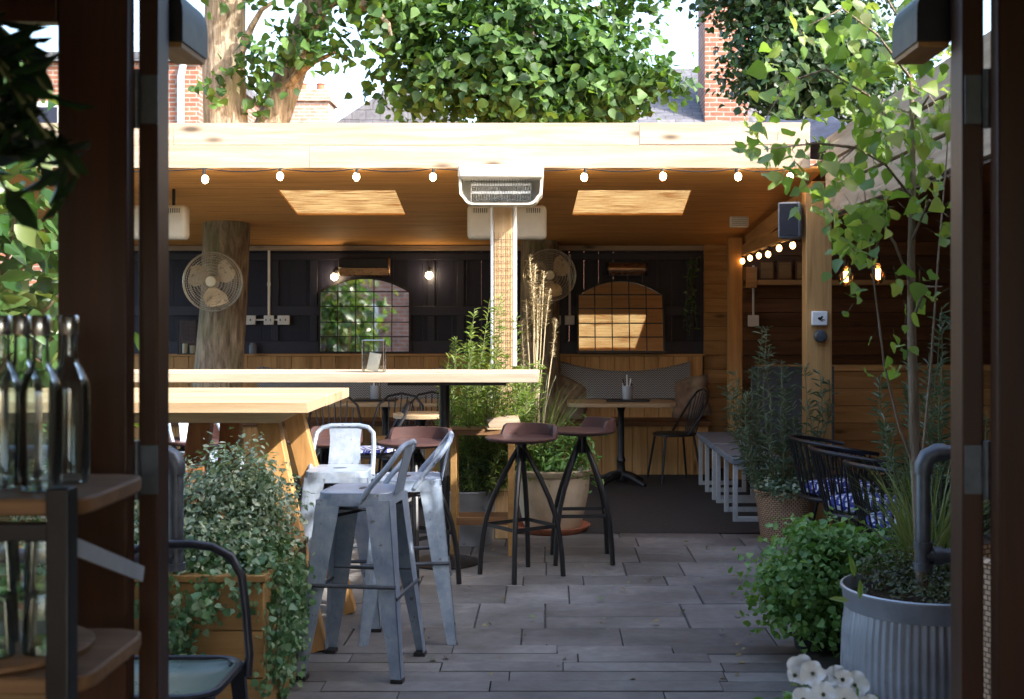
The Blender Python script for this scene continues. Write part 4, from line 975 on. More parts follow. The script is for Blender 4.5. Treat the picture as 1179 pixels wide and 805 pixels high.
b = MB(); b.add([(.1,19,4.25),(6.1,19,4.35),(6.1,21.6,6.1),(.1,21.6,5.9),(.1,24.2,4.25),(6.1,24.2,4.25)], [(0,1,2,3),(3,2,5,4),(0,3,4),(1,5,2),(0,4,5,1)]); obj('roof', b, M['slate'], t, w=True, smooth=0)
b = MB(); b.box(2.5,3.2,19.6,20.5,4.3,7.4); b.box(2.45,3.25,19.55,20.55,7.4,7.6); obj('chimney', b, M['brick'], t, w=True)

# ================================================================== TREES
t = thing('lime_tree', 'lime tree whose forked mottled trunk passes through the shelter and carries the pale fan', 'tree', (-3.0,11,0))
b = MB(); b.tube([(-3.03,11,-.02),(-3.02,11,.6),(-3.0,11,1.05),(-2.95,11,1.7),(-2.92,11,2.33),(-2.92,11.0,3.0),(-2.95,11,3.8),(-2.93,11,4.6),(-2.8,11,6.2)], [.27,.235,.215,.2,.21,.2,.19,.175,.12], 20)
b.tube([(-2.88,11.02,2.42),(-2.72,11.12,2.85),(-2.55,11.2,3.35),(-2.36,11.3,3.95),(-2.15,11.4,4.6),(-1.5,11.4,6.0)], [.12,.155,.15,.14,.125,.07], 16)
vv = []
for x,y,z in b.v:
    k = 1+.05*math.sin(7*z+3*math.atan2(y-11,x+2.95))+.04*math.sin(17*z+5*x); vv.append((-2.95+(x+2.95)*1,11+(y-11)*k,z) if z > 2.6 else (-2.97+(x+2.97)*k,11+(y-11)*k,z))
b.v = vv; tr = obj('trunk', b, M['bark'], t, w=True, smooth=80)
b = MB()
for p0,p1,bd in (((-2.93,11,3.6),(-2.4,10.6,4.3),(0,0,.1)),((-2.3,11.35,4.1),(-1.5,10.9,4.4),(0,0,.2)),((-2.5,11.2,3.5),(-1.9,10.8,3.9),(0,0,.1)),((-2.93,11,4.3),(-3.6,10.8,5),(0,0,.1)),((-2.2,11.4,4.4),(-1.7,11.6,5.2),(0,0,.1)),((-1.7,10.95,4.35),(-1.4,10.8,4.0),(0,0,.1))):
    b.tube(curve(p0,p1,bd,5,.03), [.05,.045,.04,.03,.022,.015], 7)
obj('limb', b, M['bark'], t, w=True)
Pt, N = clumps([(-1.75,10.9,4.35,.55,.5,.38),(-2.45,10.7,4.5,.5,.4,.3),(-2.5,11.2,5.6,1.5,1.2,.9),(-3.5,10.8,5.2,.8,.7,.5),(-1.5,10.9,4.7,.5,.5,.5)], 230, 17, .16)
P2, N2 = clumps([(-2.62,10.75,3.75,.16,.15,.35),(-2.95,10.72,3.62,.14,.08,.2),(-1.95,10.8,3.85,.22,.2,.14),(-2.3,10.8,3.95,.2,.2,.2)], 30, 9, .09)
fine_leaves('crown', np.vstack([Pt,P2]), np.vstack([N,N2]), rng.uniform(.065,.12,len(Pt)+len(P2)), 1.05, M['lime'], t)
t = thing('lime_tree', 'broad lime tree with dense round leaves behind the middle of the fascia', 'tree', (-.1,12.2,0))
b = MB(); b.tube([(-.1,12.2,-.02),(-.1,12.2,1.2),(-.1,12.2,2.3),(-.2,12.2,3.2),(-.26,12.2,4.0),(-.26,12.2,5.0),(-.2,12.2,6.6)], [.24,.2,.19,.16,.14,.13,.08], 16); obj('trunk', b, M['bark'], t, w=True)
b = MB()
for p0,p1 in (((-.2,12.2,3.1),(-1.3,11.5,3.9)),((-.22,12.2,3.3),(.8,11.5,3.9)),((-.26,12.2,3.9),(-1.2,11.7,4.8)),((-.26,12.2,4.1),(.9,11.8,4.7)),((-.22,12.2,3.5),(-.3,11,4.0)),((-.26,12.2,4.8),(.7,12,6)),((-.26,12.2,4.8),(-1,12,6))):
    b.tube(curve(p0,p1,(0,0,.15),6,.04), [.06,.055,.045,.04,.03,.02,.012], 7)
obj('limb', b, M['bark'], t, w=True)
Pt, N = clumps([(-.25,11.5,4.05,1.1,.7,.75),(-1.0,11.4,3.85,.62,.5,.42),(.35,11.4,3.75,.62,.5,.42),(-.35,11.2,3.6,.8,.35,.4),(-.35,11.7,5.6,1.25,1.1,.85),(-1.3,11.5,4.65,.5,.5,.4),(.8,11.4,4.6,.22,.3,.2),(.98,11.2,3.72,.22,.2,.09)], 820, 19, .14, .5)
fine_leaves('crown', Pt, N, rng.uniform(.05,.125,len(Pt)), 1.05, M['lime'], t)
t = thing('dark_tree', 'dark dense tree rising above the right end of the shelter', 'tree', (2.9,14.5,0))
b = MB(); b.tube([(2.9,14.5,-.02),(2.9,14.5,2.5),(2.8,14.4,4),(2.8,14.4,6.5)], [.2,.17,.13,.06], 14); obj('trunk', b, M['bark'], t, w=True)
b = MB()
for p1 in ((2.0,13.7,4.6),(3.6,13.8,4.6),(2.4,13.5,5.4),(3.3,14.8,5.6)): b.tube(curve((2.85,14.45,3.4),p1,(0,0,.2),5,.04), [.06,.05,.04,.03,.02,.012], 7)
obj('limb', b, M['bark'], t, w=True)
Pt, N = clumps([(2.9,14.0,4.6,.8,.7,.75),(2.5,13.8,4.35,.38,.5,.5),(3.4,13.9,4.3,.7,.6,.7),(2.9,14.3,5.8,1.3,1.0,.9),(2.45,13.8,5.2,.42,.5,.5)], 700, 20, .18, .4)
fine_leaves('crown', Pt, N, rng.uniform(.055,.11,len(Pt)), 1.0, M['limedark'], t)

# ================================================================== planter with shrub and ivy
t = thing('wooden_planter', 'yellowish plank planter box spilling over with ivy', 'planter', (-1.67,4.9,.02))
X0, X1, Y0, Y1, Z = -2.3, -1.06, 4.5, 5.3, .555
b = MB()
for i in range(3):
    z0, z1 = .022+.177*i, .022+.177*i+.173
    b.box(X0,X1,Y0,Y0+.03,z0,z1); b.box(X0,X1,Y1-.03,Y1,z0,z1); b.box(X0,X0+.03,Y0+.031,Y1-.031,z0,z1); b.box(X1-.03,X1,Y0+.031,Y1-.031,z0,z1)
obj('boards', b, M['box'], t, w=True, bev=.003)
b = MB(); b.box(X0-.01,X1+.008,Y0-.008,Y0+.05,Z,Z+.025); b.box(X0-.01,X1+.008,Y1-.05,Y1+.008,Z,Z+.025); b.box(X1-.045,X1+.008,Y0+.05,Y1-.05,Z,Z+.025); obj('rim', b, M['box'], t, w=True, bev=.003)
b = MB(); b.box(X0+.03,X1-.03,Y0+.03,Y1-.03,.4,.53); obj('soil', b, M['soil'], t, w=True)
t = thing('shrub', 'grey green variegated shrub growing in the plank planter', 'shrub', (-1.5,4.95,.53))
b = MB(); tops = []
for i in range(26):
    p1 = (-1.55+U(-.55,.42), 4.95+U(-.25,.25), .8+U(-.1,.2)); b.tube(curve((-1.55+U(-.3,.25),4.95+U(-.1,.1),.5),p1,(0,0,.05),4,.01), [.008,.007,.006,.004,.003], 5)
obj('stem', b, M['twig'], t, w=True)
Pt, N = clumps([(-1.33,4.92,.74,.27,.28,.24),(-1.8,4.95,.75,.4,.28,.24),(-1.17,4.95,.66,.12,.22,.2),(-1.22,4.85,.9,.13,.12,.14),(-1.45,4.7,.64,.4,.2,.16)], 1100, 18, .045, .35)
leaves('foliage', Pt, N, rng.uniform(.014,.032,len(Pt)), .8, M['varieg'], t, tmpl=LANCE)
t = thing('ivy', 'small leaved ivy trailing down the front and side of the plank planter', 'ivy', (-1.3,4.6,.53))
paths = []
for i in range(20):
    x = -2.1+U(0,1.08); paths.append(curve((x,4.62,.58),(x+U(-.03,.03),4.45,.5-U(.0,.1)),(0,-.03,.05),3))
for i in range(9):
    x = -1.40+U(-.07,.08); paths.append(curve((x,4.6,.57),(x+U(-.03,.03),4.462,.56-U(.2,.36)),(0,-.07,.0),5,.008))
for i in range(26):
    y = 4.47+U(0,.6); L = U(.25,.56); paths.append(curve((-1.12,y+.05,.58),(-1.075+U(-.02,.02),y+U(-.06,.03),.56-L),(.06,0,.05),6,.012))
b = MB()
for p in paths: b.tube(p, .003, 4)
b.tube([(-2.15,4.62,.58),(-1.4,4.62,.58),(-1.14,4.62,.58),(-1.12,4.8,.58),(-1.12,5.15,.58)], .006, 6)
obj('stem', b, M['stem'], t, w=True)
Pt, N, A = along(paths, .0055); off = rng.normal(size=Pt.shape)*.022; Pt = Pt+off
N = rng.normal(size=Pt.shape)*.45+np.where(Pt[:,0:1] > -1.08, np.array([[.8,-.5,.3]]), np.array([[0,-1,.35]]))
P2, N2 = clumps([(-1.3,4.65,.6,.3,.14,.09),(-1.8,4.62,.6,.35,.12,.08),(-1.15,4.8,.56,.09,.3,.13)], 260, 14, .045, .3)
fine_leaves('foliage', np.vstack([Pt,P2]), np.vstack([N,N2]), rng.uniform(.016,.036,len(Pt)+len(P2)), 1.05, M['ivy'], t, droop=1.2)

# left garden shrub seen through the glazed door
t = thing('broad_leaf_shrub', 'broad leaved sunlit shrub seen through the glass of the left door', 'shrub', (-3.3,6.9,0))
b = MB(); ps_ = []
for i in range(22):
    p1 = (-3.3+U(-.7,.65), 6.9+U(-.5,.5), U(1.0,3.0)); c = curve((-3.35+U(-.15,.15),6.9+U(-.15,.15),0),p1,(U(-.1,.1),0,.15),6,.02); ps_.append(c); b.tube(c, [.03,.027,.024,.02,.016,.012,.008], 6)
obj('stem', b, M['twig'], t, w=True)
Pt, N = clumps([(-3.2,6.7,2.4,.6,.5,.55),(-3.3,6.9,1.5,.75,.5,.6),(-2.95,6.5,1.75,.35,.4,.5),(-3.2,6.9,.8,.7,.5,.5)], 190, 9, .16, .4)
fine_leaves('foliage', Pt, N, rng.uniform(.10,.2,len(Pt)), .75, M['fatsia'], t, tmpl=FINEL, droop=.8)

# indoor hanging plant, top left
t = thing('indoor_plant', 'dark drooping houseplant hanging across the top left of the door', 'plant', (-1.42,1.9,1.95))
b = MB(); b.lathe([(.001,0),(.1,0),(.14,.16),(.15,.18),(.13,.18),(.001,.15)], 20, (-1.42,1.9,2.12)); b.tube([(-1.42,1.9,2.3),(-1.42,1.9,2.8)], .004, 5); obj('hanging_pot', b, M['blackfab'], t, w=True)
paths = [curve((-1.36,1.9,2.28),P(px,py,1.9+U(-.12,.12)),(.05,0,.05),6,.008) for px,py in ((5,60),(35,110),(62,150),(25,185),(10,225),(50,200),(-10,150),(90,205),(60,115),(-20,230),(20,130))]
b = MB()
for p in paths: b.tube(p, .003, 5)
obj('stem', b, M['stem'], t, w=True)
Pt, N, A = along([p[2:] for p in paths], .0125); A = A + np.array([.3,0,-.9])
leaves('foliage', Pt, N, rng.uniform(.06,.1,len(Pt)), .5, M['indoor'], t, axis=A, tmpl=LANCE)

# ================================================================== zinc tub with young tree
TX, TY = 1.36, 4.42
t = thing('zinc_tub', 'ribbed zinc tub holding the young tree at bottom right', 'planter', (TX,TY,.022))
b = MB(); NR = 64
b.lathe([(.245,0),(.255,.02),(.283,.12),(.293,.25),(.288,.38),(.278,.46)], NR*4, (0,0,0), None, lambda a,z: 1+.011*math.sin(a*NR)); obj('body', b, M['galv'], t, smooth=60)
b = MB(); b.lathe([(.283,.46),(.285,.465),(.29,.515),(.297,.525),(.297,.535),(.288,.538),(.283,.53),(.274,.46)], 64); obj('rim', b, M['galv'], t)
b = MB(); b.lathe([(.275,.49),(.15,.515),(.001,.525)], 40); obj('soil', b, M['soil'], t)
t = thing('young_tree', 'slender young tree with yellow green heart leaves growing in zinc tub', 'tree', (TX,TY,.54))
W = lambda px, py, y=TY: P(px,py,y)
trunk = [W(1062,676), W(1058,600), W(1053,500), W(1050,400), W(1049,300), W(1051,210), W(1050,120), W(1046,40), W(1040,-60)]
b = MB(); b.tube(trunk, [.024,.021,.019,.017,.014,.011,.009,.007,.005], 12); obj('trunk', b, M['youngbark'], t, w=True)
br = [[W(1060,560),W(1035,490),W(1018,420),W(1008,340),W(1000,270),W(995,220)],
      [W(1061,540,4.5),W(1072,420,4.55),W(1080,300,4.6),W(1090,180,4.65),W(1096,60,4.7)],
      [W(1050,330),W(1030,280,4.3),W(1010,250,4.25),W(985,262,4.2)], [W(1051,230),W(1020,190,4.3),W(985,170,4.2),W(945,205,4.15)],
      [W(1050,170),W(1000,110,4.3),W(950,80,4.2),W(905,95,4.15),W(880,140,4.1)], [W(1048,90),W(1010,40,4.3),W(970,10,4.2),W(930,30,4.1)],
      [W(1046,40),W(1010,-20,4.5),W(960,-30,4.5)], [W(1050,140),W(1070,110,4.3),W(1085,130,4.2)], [W(1049,280),W(1070,230,4.3),W(1092,250,4.2)],
      [W(1050,130),W(1015,120,4.6),W(985,140,4.7)], [W(985,170,4.2),W(940,165,4.1),W(880,172,4.05)],[W(1050,370),W(1066,330,4.3),W(1085,330,4.2)],[W(1047,80),W(1070,40,4.5),W(1085,20,4.4)]]
b = MB()
for p in br: b.tube(p, [.006-.0045*i/(len(p)-1) for i in range(len(p))], 6)
obj('branch', b, M['youngbark'], t, w=True)
cl = [(930,20,6),(905,60,7),(965,50,10),(990,20,10),(1000,75,12),(1035,60,10),(885,120,6),(920,110,8),(955,125,9),(1000,130,14),(1030,110,10),(1020,150,14),(1045,165,9),(980,85,8),
      (870,165,6),(895,185,8),(935,175,9),(955,205,10),(940,225,9),(975,255,12),(1000,250,14),(1020,235,10),(990,275,10),(965,280,5),(1070,150,8),(1075,120,8),(1085,60,8),(1065,230,8),(1088,255,6),
      (1010,320,3),(975,300,3),(1060,345,4),(1025,390,4),(995,345,2),(1035,440,2),(1085,330,4),(1055,200,8),(1012,178,10),(1050,20,10),(1085,200,6),(860,150,3),(1015,420,2)]
Pt = []; 
for px, py, k in cl:
    for i in range(int(k*1.75)): q = W(px+U(-24,24), py+U(-20,20), 4.3+U(-.25,.3)); Pt.append(q)
Pt = np.array(Pt); N = rng.normal(size=Pt.shape)*.6+np.array([.35,-.45,.55])
AX = rng.normal(size=Pt.shape)*.7+np.array([0,0,-1.]); NN = nz(N); AX = nz(AX-(AX*NN).sum(1,keepdims=True)*NN)
fine_leaves('foliage', Pt, N, rng.uniform(.038,.076,len(Pt)), .98, M['young'], t, axis=AX)
up = nz(-AX*.7+np.array([.1,0,.5])+rng.normal(size=Pt.shape)*.2)
lst = leaves('leaf_stalk', Pt, NN, .055, .045, M['stem'], t, axis=up, tmpl=[(0,0,0),(.3,.4,0),(.7,.4,0),(1,0,0),(.7,-.4,0),(.3,-.4,0)]); lst['kind'] = 'stuff'
t = thing('ground_cover', 'low mossy ground cover round the young tree stem in the tub', 'plant', (TX,TY,.54))
Pt, N = clumps([(TX,TY,.555,.24,.24,.035),(TX+.1,TY+.1,.6,.2,.18,.07),(TX-.1,TY+.12,.6,.14,.12,.06)], 260, 10, .035, .2, 1)
leaves('foliage', Pt, N, rng.uniform(.012,.028,len(Pt)), .7, M['moss'], t, tmpl=LANCE)
t = thing('seedling', 'yellow green broad leaf seedling at the left rim of the tub', 'plant', W(985,690,4.3))
Pt = [W(990,690,4.22), W(984,665,4.2), W(978,692,4.2)]
leaves('foliage', Pt, [(0,-1,.3),(.3,-1,.2),(-.2,-1,.8)], [.07,.08,.07], .45, M['young'], t, axis=[(.1,0,1),(-.15,0,1),(-1,0,.3)], tmpl=LANCE)
# leafy mound left of the tub
t = thing('leafy_mound', 'bright green leafy mound spilling beside the zinc tub', 'plant', (1.2,5.6,0))
b = MB(); b.lathe([(.001,0),(.12,0),(.15,.3),(.16,.32),(.14,.32),(.001,.29)], 20, (1.25,5.6,0)); obj('pot', b, M['blackfab'], t, w=True)
Pt, N = clumps([(1.23,5.6,.40,.23,.24,.18),(1.09,5.55,.3,.16,.18,.17),(1.4,5.55,.42,.2,.24,.18),(1.2,5.45,.3,.24,.16,.2),(1.28,5.45,.14,.14,.1,.1),(1.2,5.6,.53,.1,.1,.06)], 470, 13, .055, .35)
fine_leaves('foliage', Pt, N, rng.uniform(.02,.04,len(Pt)), 1.1, M['bright'], t)
# rosemary-like plants
def spiky(name, lab, cat, base, n, spread, hmin, hmax, mat, size, step, asp=.2, rbase=.08, lean=.0, droop=.35):
    t = thing(name, lab, cat, base); paths = []
    for i in range(n):
        a = U(0,2*PI); r0 = rbase*math.sqrt(random.random()); r1 = spread*math.sqrt(random.random()); h = U(hmin,hmax)*(1-.35*(r1/spread)**2)
        paths.append(curve((base[0]+r0*math.cos(a),base[1]+r0*math.sin(a),base[2]),(base[0]+r1*math.cos(a)+lean*h,base[1]+r1*math.sin(a),base[2]+h),(.2*spread*math.cos(a),.2*spread*math.sin(a),0),5,.01))
    b = MB()
    for p in paths: b.tube(p, [.005,.0045,.004,.003,.0025,.002], 5)
    obj('stem', b, M['stem'], t, w=True); Pt, N, A = along(paths, step); k = Pt[:,2] > base[2]+hmin*.12; Pt, N, A = Pt[k], N[k], A[k]
    leaves('foliage', Pt, N, rng.uniform(size*.6,size,len(Pt)), asp, mat, t, axis=A, tmpl=LANCE); return t
b = MB(); b.lathe([(.001,0),(.155,0),(.165,.02),(.2,.3),(.205,.33),(.215,.34),(.205,.355),(.19,.34),(.18,.28),(.001,.27)], 40); o = obj('wicker_basket', b, M['wicker'], None); o.location = (1.62,8.38,0); o['label'] = 'brown wicker basket planter by the grey benches'; o['category'] = 'basket'
spiky('rosemary', 'tall bushy rosemary growing out of the brown wicker basket', 'plant', (1.60,8.38,.28), 42, .36, .45, 1.25, M['rosemary'], .09, .014, .17, .12, -.03)
t = thing('low_plant', 'low grey green filler plant over the rim of brown wicker basket', 'plant', (1.62,8.38,.33))
Pt, N = clumps([(1.62,8.3,.38,.2,.16,.07)], 90, 10, .04, .3, .8); leaves('foliage', Pt, N, rng.uniform(.02,.04,len(Pt)), .8, M['varieg'], t)
for x, y, h, lab in ((1.86,5.75,.5,'dark pot under the rosemary beside the young tree'),(1.62,5.15,.42,'dark pot under the ornamental grass')):
    b = MB(); b.lathe([(.001,0),(.13,0),(.17,h-.02),(.18,h),(.16,h),(.15,h-.05),(.001,h-.05)], 24); o = obj('plant_pot', b, M['blackfab'], None); o.location = (x,y,0); o['label'] = lab; o['category'] = 'pot'
spiky('rosemary', 'feathery rosemary against the low orange wall behind the young tree', 'plant', (1.86,5.75,.45), 40, .32, .5, 1.2, M['rosemary'], .075, .012, .17, .1)
t = thing('ornamental_grass', 'arching yellow green ornamental grass behind the pipe railing', 'grass', (1.62,5.15,.37))
b = MB(); blades(b, (1.6,5.15,.37), 190, .1, .62, .34, .006, 6); obj('blades', b, M['grassm'], t, w=True)

# ================================================================== pots round the centre post
t = thing('clay_pot', 'large buff clay pot with grasses right of the centre post', 'planter', (.02,8.8,0))
b = MB(); b.lathe([(.001,.03),(.2,.03),(.215,.06),(.262,.28),(.27,.4),(.285,.415),(.288,.445),(.275,.455),(.255,.445),(.25,.38),(.001,.37)], 40); obj('body', b, M['terra'], t)
b = MB(); b.lathe([(.001,0),(.24,0),(.27,.03),(.275,.045),(.26,.045),(.23,.029),(.001,.029)], 36); obj('saucer', b, M['redclay'], t)
b = MB(); b.lathe([(.25,.385),(.001,.4)], 30); obj('soil', b, M['soil'], t)
t = thing('plume_grass', 'tall straw plumes over green grass blades in the clay pot', 'grass', (-.06,8.75,.4))
b = MB(); blades(b, (-.08,8.72,.4), 130, .1, .75, .3, .007, 6); obj('blades', b, M['grassm'], t, w=True)
b = MB(); plp = []
for px, py in ((606,300),(612,312),(618,335),(628,340),(602,352),(636,372),(622,318),(610,330),(615,350),(597,375)):
    q = P(px+4,py,8.7+U(-.1,.1)); c = curve((-.1+U(-.04,.04),8.72,.4),q,(U(-.02,.02),0,0),6,.004); b.tube(c, .0035, 5)
    d = (c[-1]-c[-2]).normalized(); plp.append([c[-1]-d*U(.24,.34),c[-1]-d*.12,c[-1]+d*.03]); b.tube([c[-1],c[-1]+d*.03],.002,5)
obj('stalk', b, M['plume'], t, w=True); Pt, N, A = along(plp, .0022); A = A*.35+np.array([.02,0,1.]); leaves('plume', Pt, N, rng.uniform(.022,.045,len(Pt)), .13, M['plume'], t, axis=A, tmpl=LANCE)
t = thing('leafy_plant', 'low leafy green plant filling the large clay pot', 'plant', (.05,8.75,.4))
Pt, N = clumps([(.1,8.68,.55,.24,.18,.17),(-.1,8.65,.5,.14,.14,.13),(.2,8.7,.7,.12,.12,.13)], 130, 11, .05, .3, .6); leaves('foliage', Pt, N, rng.uniform(.03,.065,len(Pt)), .55, M['bright'], t, tmpl=LANCE)
t = thing('zinc_bucket', 'plain galvanised bucket planter left of the centre post', 'planter', (-.55,8.31,0))
b = MB(); b.lathe([(.001,.01),(.15,.01),(.152,.0),(.155,.02),(.168,.14),(.171,.145),(.17,.155),(.18,.35),(.187,.36),(.184,.37),(.175,.36),(.168,.31),(.001,.31)], 36); obj('body', b, M['galv'], t)
b = MB(); b.tube([(.1,-.155,.27),(.14,-.2,.22),(.18,-.19,.2),(.2,-.15,.23)], .008, 7); obj('handle', b, M['pipe'], t)
b = MB(); b.lathe([(.17,.32),(.001,.335)], 24); obj('soil', b, M['soil'], t)
spiky('feathery_plant', 'tall feathery sunlit plant leaning on the centre post', 'plant', (-.48,8.3,.31), 100, .37, .55, 1.4, M['bamboo'], .065, .0085, .26, .11, .1)
t = thing('low_plant', 'dark green bush low in the galvanised bucket', 'plant', (-.53,8.25,.33))
Pt, N = clumps([(-.50,8.2,.55,.2,.16,.2)], 150, 12, .04, .2, .4); leaves('foliage', Pt, N, rng.uniform(.02,.045,len(Pt)), .4, M['limedark'], t, tmpl=LANCE)
# trailing plant at the navy corner
t = thing('trailing_plant', 'thin trailing plant hanging down the navy wall at its right corner', 'plant', (1.45,12.3,1.6))
paths = [curve((1.44+U(-.04,.06),12.3,2.15),(1.44+U(-.1,.1),12.28,1.35+U(0,.3)),(0,-.03,0),6,.02) for i in range(6)]
b = MB()
for p in paths: b.tube(p, .003, 4)
obj('stem', b, M['stem'], t, w=True); Pt, N, A = along(paths, .03); leaves('foliage', Pt, N, rng.uniform(.04,.06,len(Pt)), .7, M['ivy'], t)
# ledge: lantern, candle
t = thing('lantern', 'dark glass lantern with ivory candles on the ledge left of the trunk', 'lantern', P(217,408,12.365))
b = MB(); 
for x in (-.09,.09):
    for y in (-.05,.05): b.box(x-.006,x+.006,y-.006,y+.006,0,.34)
b.box(-.098,.098,-.058,.058,.34,.352); b.box(-.098,.098,-.058,.058,0,.01); fz = obj('frame', b, M['black'], t)
b = MB(); b.box(-.088,.088,-.05,-.047,.01,.34); b.box(-.088,.088,.047,.05,.01,.34); obj('glass', b, M['glass'], t, smooth=0)
for x, h in ((-.035,.11),(.04,.09)):
    b = MB(); b.lathe([(.026,.01),(.026,h),(.012,h-.006),(.001,h-.004)], 14, (x,0,0)); obj('candle', b, M['candle'], t)
b = MB(); b.lathe([(.03,0),(.036,.01),(.036,.09),(.026,.1),(.026,.115),(.001,.115)], 16); o = obj('storage_jar', b, M['benchgrey'], None); o.location = P(291,408,12.36); o['label'] = 'small grey jar on the ledge right of the trunk'; o['category'] = 'jar'

# ================================================================== white flowers, wicker, in front
t = thing('white_petunia', 'white petunia in bloom at the bottom edge of the picture', 'flower', (1.0,3.0,.022))
hd = [(922,771,.036),(936,776,.03),(947,786,.03),(962,779,.026),(970,783,.022),(958,800,.036),(984,789,.034),(938,802,.03),(925,806,.028),(972,806,.032),(948,800,.03),(915,778,.02),(1000,815,.03)]
fl = []
for px, py, r in hd:
    c = P(px,py,3.0+U(-.05,.03)); n = Vector((U(-.5,.5),-1,U(.1,.8))).normalized(); q = n.to_track_quat('Z','Y').to_matrix(); b = MB(); vs = [c - n*.008]
    rings = 4; seg = 40
    for k in range(1,rings+1):
        for j in range(seg):
            a = 2*PI*j/seg; rr = r*k/rings*(1+(.16*abs(math.cos(2.5*a))-.1)*(k/rings)); z = .012*(k/rings)**1.5 + .006*math.sin(5*a+k)*(k/rings)**2 + U(-.0015,.0015)*k/rings
            vs.append(c + q @ Vector((rr*math.cos(a), rr*math.sin(a), z)))
    fs = [(0,1+j,1+(j+1)%seg) for j in range(seg)]
    for k in range(rings-1): fs += [(1+k*seg+j,1+(k+1)*seg+j,1+(k+1)*seg+(j+1)%seg,1+k*seg+(j+1)%seg) for j in range(seg)]
    b.add(vs, fs); bl = obj('bloom', b, M['petal'], t, w=True, smooth=80)
    b = MB(); b.ball(c+n*.002, .005); obj('flower_centre', b, M['moss'], bl, w=True); fl.append(c)
b = MB()
for c in fl: b.tube(curve((.72+U(-.06,.06),3.0,.38),c+Vector((0,.012,0)),(0,.02,0),4), .0025, 5)
obj('stem', b, M['stem'], t, w=True)
Pt, N = clumps([(.70,3.03,.50,.14,.1,.10),(.68,3.03,.575,.05,.03,.03)], 90, 7, .03, .3); leaves('foliage', Pt, N, rng.uniform(.03,.05,len(Pt)), .6, M['bright'], t, tmpl=LANCE)
b = MB(); b.lathe([(.001,0),(.1,0),(.14,.36),(.15,.38),(.15,.4),(.13,.4),(.12,.36),(.001,.35)], 24, (.70,3.03,.022)); obj('flower_pot', b, M['redclay'], t, w=True)
b = MB(); b.lathe([(.001,0),(.15,0),(.17,.86),(.18,.87),(.16,.88),(.15,.3),(.001,.3)], 36); o = obj('tall_basket', b, M['wicker'], None); o.location = (1.30,3.25,.022); o['label'] = 'tall woven basket glimpsed in the slit beside the right jamb'; o['category'] = 'basket'

q = np.array([(U(-.9,1.2), U(5.0,8.2), .026) for _ in range(70)])
o = leaves('fallen_leaves', q, rng.normal(size=q.shape)*.25+np.array([0,0,1.]), rng.uniform(.015,.04,len(q)), .8, M['fallen']); o['kind'] = 'stuff'
# ================================================================== indoor shelf, bottles, glasses
t = thing('shelf_unit', 'black framed shelf unit with rounded wooden shelves just inside the door', 'shelf', (-1.1,2.1,0))
for z in (1.238,.948):
    b = MB(); xr = -.752; b.prism([(-1.5,1.965),(xr-.03,1.965),(xr-.008,1.985),(xr,2.02),(xr,2.23),(xr-.01,2.27),(xr-.05,2.29),(-1.5,2.29)], z-.028, z, lambda u,v,k:(u,v,k)); obj('shelf_board', b, M['shelf'], t, w=True, bev=.005)
b = MB(); b.box(-.797,-.760,1.92,1.96,.012,1.262); obj('upright', b, M['black'], t, w=True, bev=.003)
b = MB(); b.box(-1.5,-1.46,1.92,1.96,.012,1.262); obj('upright', b, M['black'], t, w=True, bev=.003)
for z in (1.19,.90):
    b = MB(); b.box(-1.459,-.798,1.93,1.958,z-.014,z+.014); obj('rail', b, M['black'], t, w=True, bev=.002)
b = MB(); b.beam((-.775,1.965,1.165),(-.765,2.285,1.05),.004,.028); obj('brace', b, M['benchleg'], t, w=True)
btl = None
for px, Y, lab in ((80,2.16,'empty clear bottle at the right end of shelf, against the dark door'),(47,2.07,'empty clear bottle second from the right on the shelf'),(25,2.2,'empty clear bottle standing in the back row, third from right'),(2,2.1,'empty clear bottle cut by the left edge of the photo')):
    q = Vector(((px-CX)*Y/F, Y, 1.239))
    if btl is None:
        btl = thing('glass_bottle', lab, 'bottle', q, 0, 'clear bottles on the upper shelf')
        b = MB(); b.lathe([(.001,.004),(.03,0),(.0345,.006),(.035,.02),(.035,.165),(.033,.18),(.024,.2),(.0155,.214),(.0135,.23),(.013,.262),(.0145,.264),(.0145,.276),(.0115,.277),(.0115,.225),(.0135,.212),(.022,.197),(.031,.177),(.0327,.16),(.0327,.022),(.028,.01),(.001,.012)], 32); obj('body', b, M['bottle'], btl)
        b = MB(); b.lathe([(.0152,.262),(.016,.264),(.016,.294),(.014,.297),(.001,.297)], 24); obj('cap', b, M['steel'], btl)
    else: dup(btl, q, 0, lab)
b = MB(); b.lathe([(.001,0),(.16,0),(.165,.004),(.165,.01),(.16,.013),(.001,.013)], 40); o = obj('round_board', b, M['shelf'], None); o.location = (-.97,2.125,.949); o['label'] = 'round wooden board under the tumblers on the lower shelf'; o['category'] = 'board'
gl = None
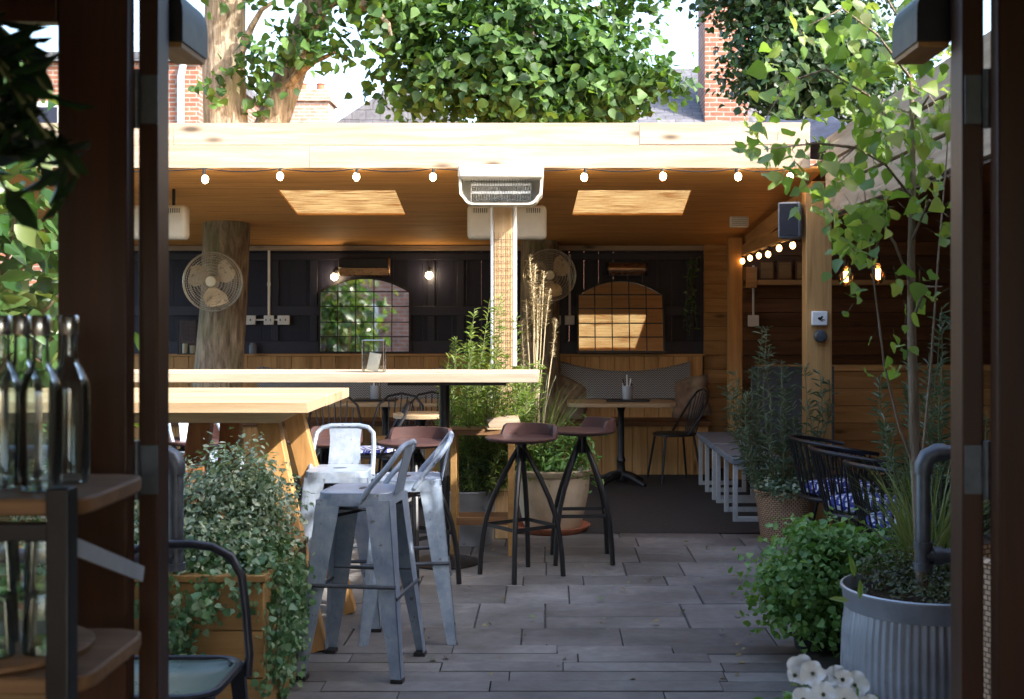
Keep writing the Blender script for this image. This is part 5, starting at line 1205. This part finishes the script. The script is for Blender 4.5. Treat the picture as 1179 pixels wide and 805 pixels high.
for layer, z in ((0,.9625),(1,1.0685)):
    for x, y in ((-.865,2.08),(-.94,2.05),(-1.015,2.07),(-.89,2.155),(-.97,2.135),(-1.045,2.145)):
        q = (x+layer*.002,y,z)
        if gl is None:
            b = MB(); b.lathe([(.036,0),(.0365,.002),(.031,.1),(.029,.105),(.001,.105),(.001,.095),(.027,.094),(.0345,.002)], 26); gl = obj('tumbler', b, M['bottle'], None); gl['label'] = 'clear tumbler stacked upside down on the round board'; gl['category'] = 'glass'; gl['group'] = 'tumblers on the lower shelf'; gl.location = q
        else: c = gl.copy(); C.objects.link(c); c.location = q

# ================================================================== light, sky, camera
sd = Vector((1.1,-.75,1.0)).normalized()
w = bpy.data.worlds.new('World'); S.world = w; w.use_nodes = True; nt = w.node_tree; bg = nt.nodes['Background']; sk = nt.nodes.new('ShaderNodeTexSky')
sk.sky_type = 'NISHITA'; sk.sun_disc = False; sk.sun_elevation = math.asin(sd.z); sk.sun_rotation = math.atan2(sd.x, sd.y); sk.air_density = 1; sk.dust_density = 3; sk.ozone_density = 1
nt.links.new(sk.outputs[0], bg.inputs[0]); bg.inputs[1].default_value = .15
L = bpy.data.lights.new('sun','SUN'); L.energy = 2.0; L.angle = R(.5); L.color = (1,.965,.92); lo = bpy.data.objects.new('sun', L); C.objects.link(lo); lo.rotation_euler = sd.to_track_quat('Z','Y').to_euler(); lo.location = (6,-4,9)
cam = bpy.data.cameras.new('camera'); co = bpy.data.objects.new('camera', cam); C.objects.link(co); S.camera = co
co.location = (0,0,EYE); co.rotation_euler = (R(90),0,0); cam.sensor_width = 36; cam.lens = F/1179*36; cam.shift_x = -43.5/1179; cam.shift_y = -35.5/1179
cam.clip_start = .05; cam.clip_end = 1000; cam.dof.use_dof = True; cam.dof.focus_distance = 7.5; cam.dof.aperture_fstop = 5.6
S.view_settings.view_transform = 'Standard'; S.view_settings.look = 'None'; S.view_settings.gamma = 1; S.view_settings.exposure = 2.5
S.cycles.use_denoising = True; S.cycles.max_bounces = 10; S.cycles.transparent_max_bounces = 24; S.cycles.diffuse_bounces = 6; S.cycles.sample_clamp_indirect = 8; S.cycles.use_adaptive_sampling = True
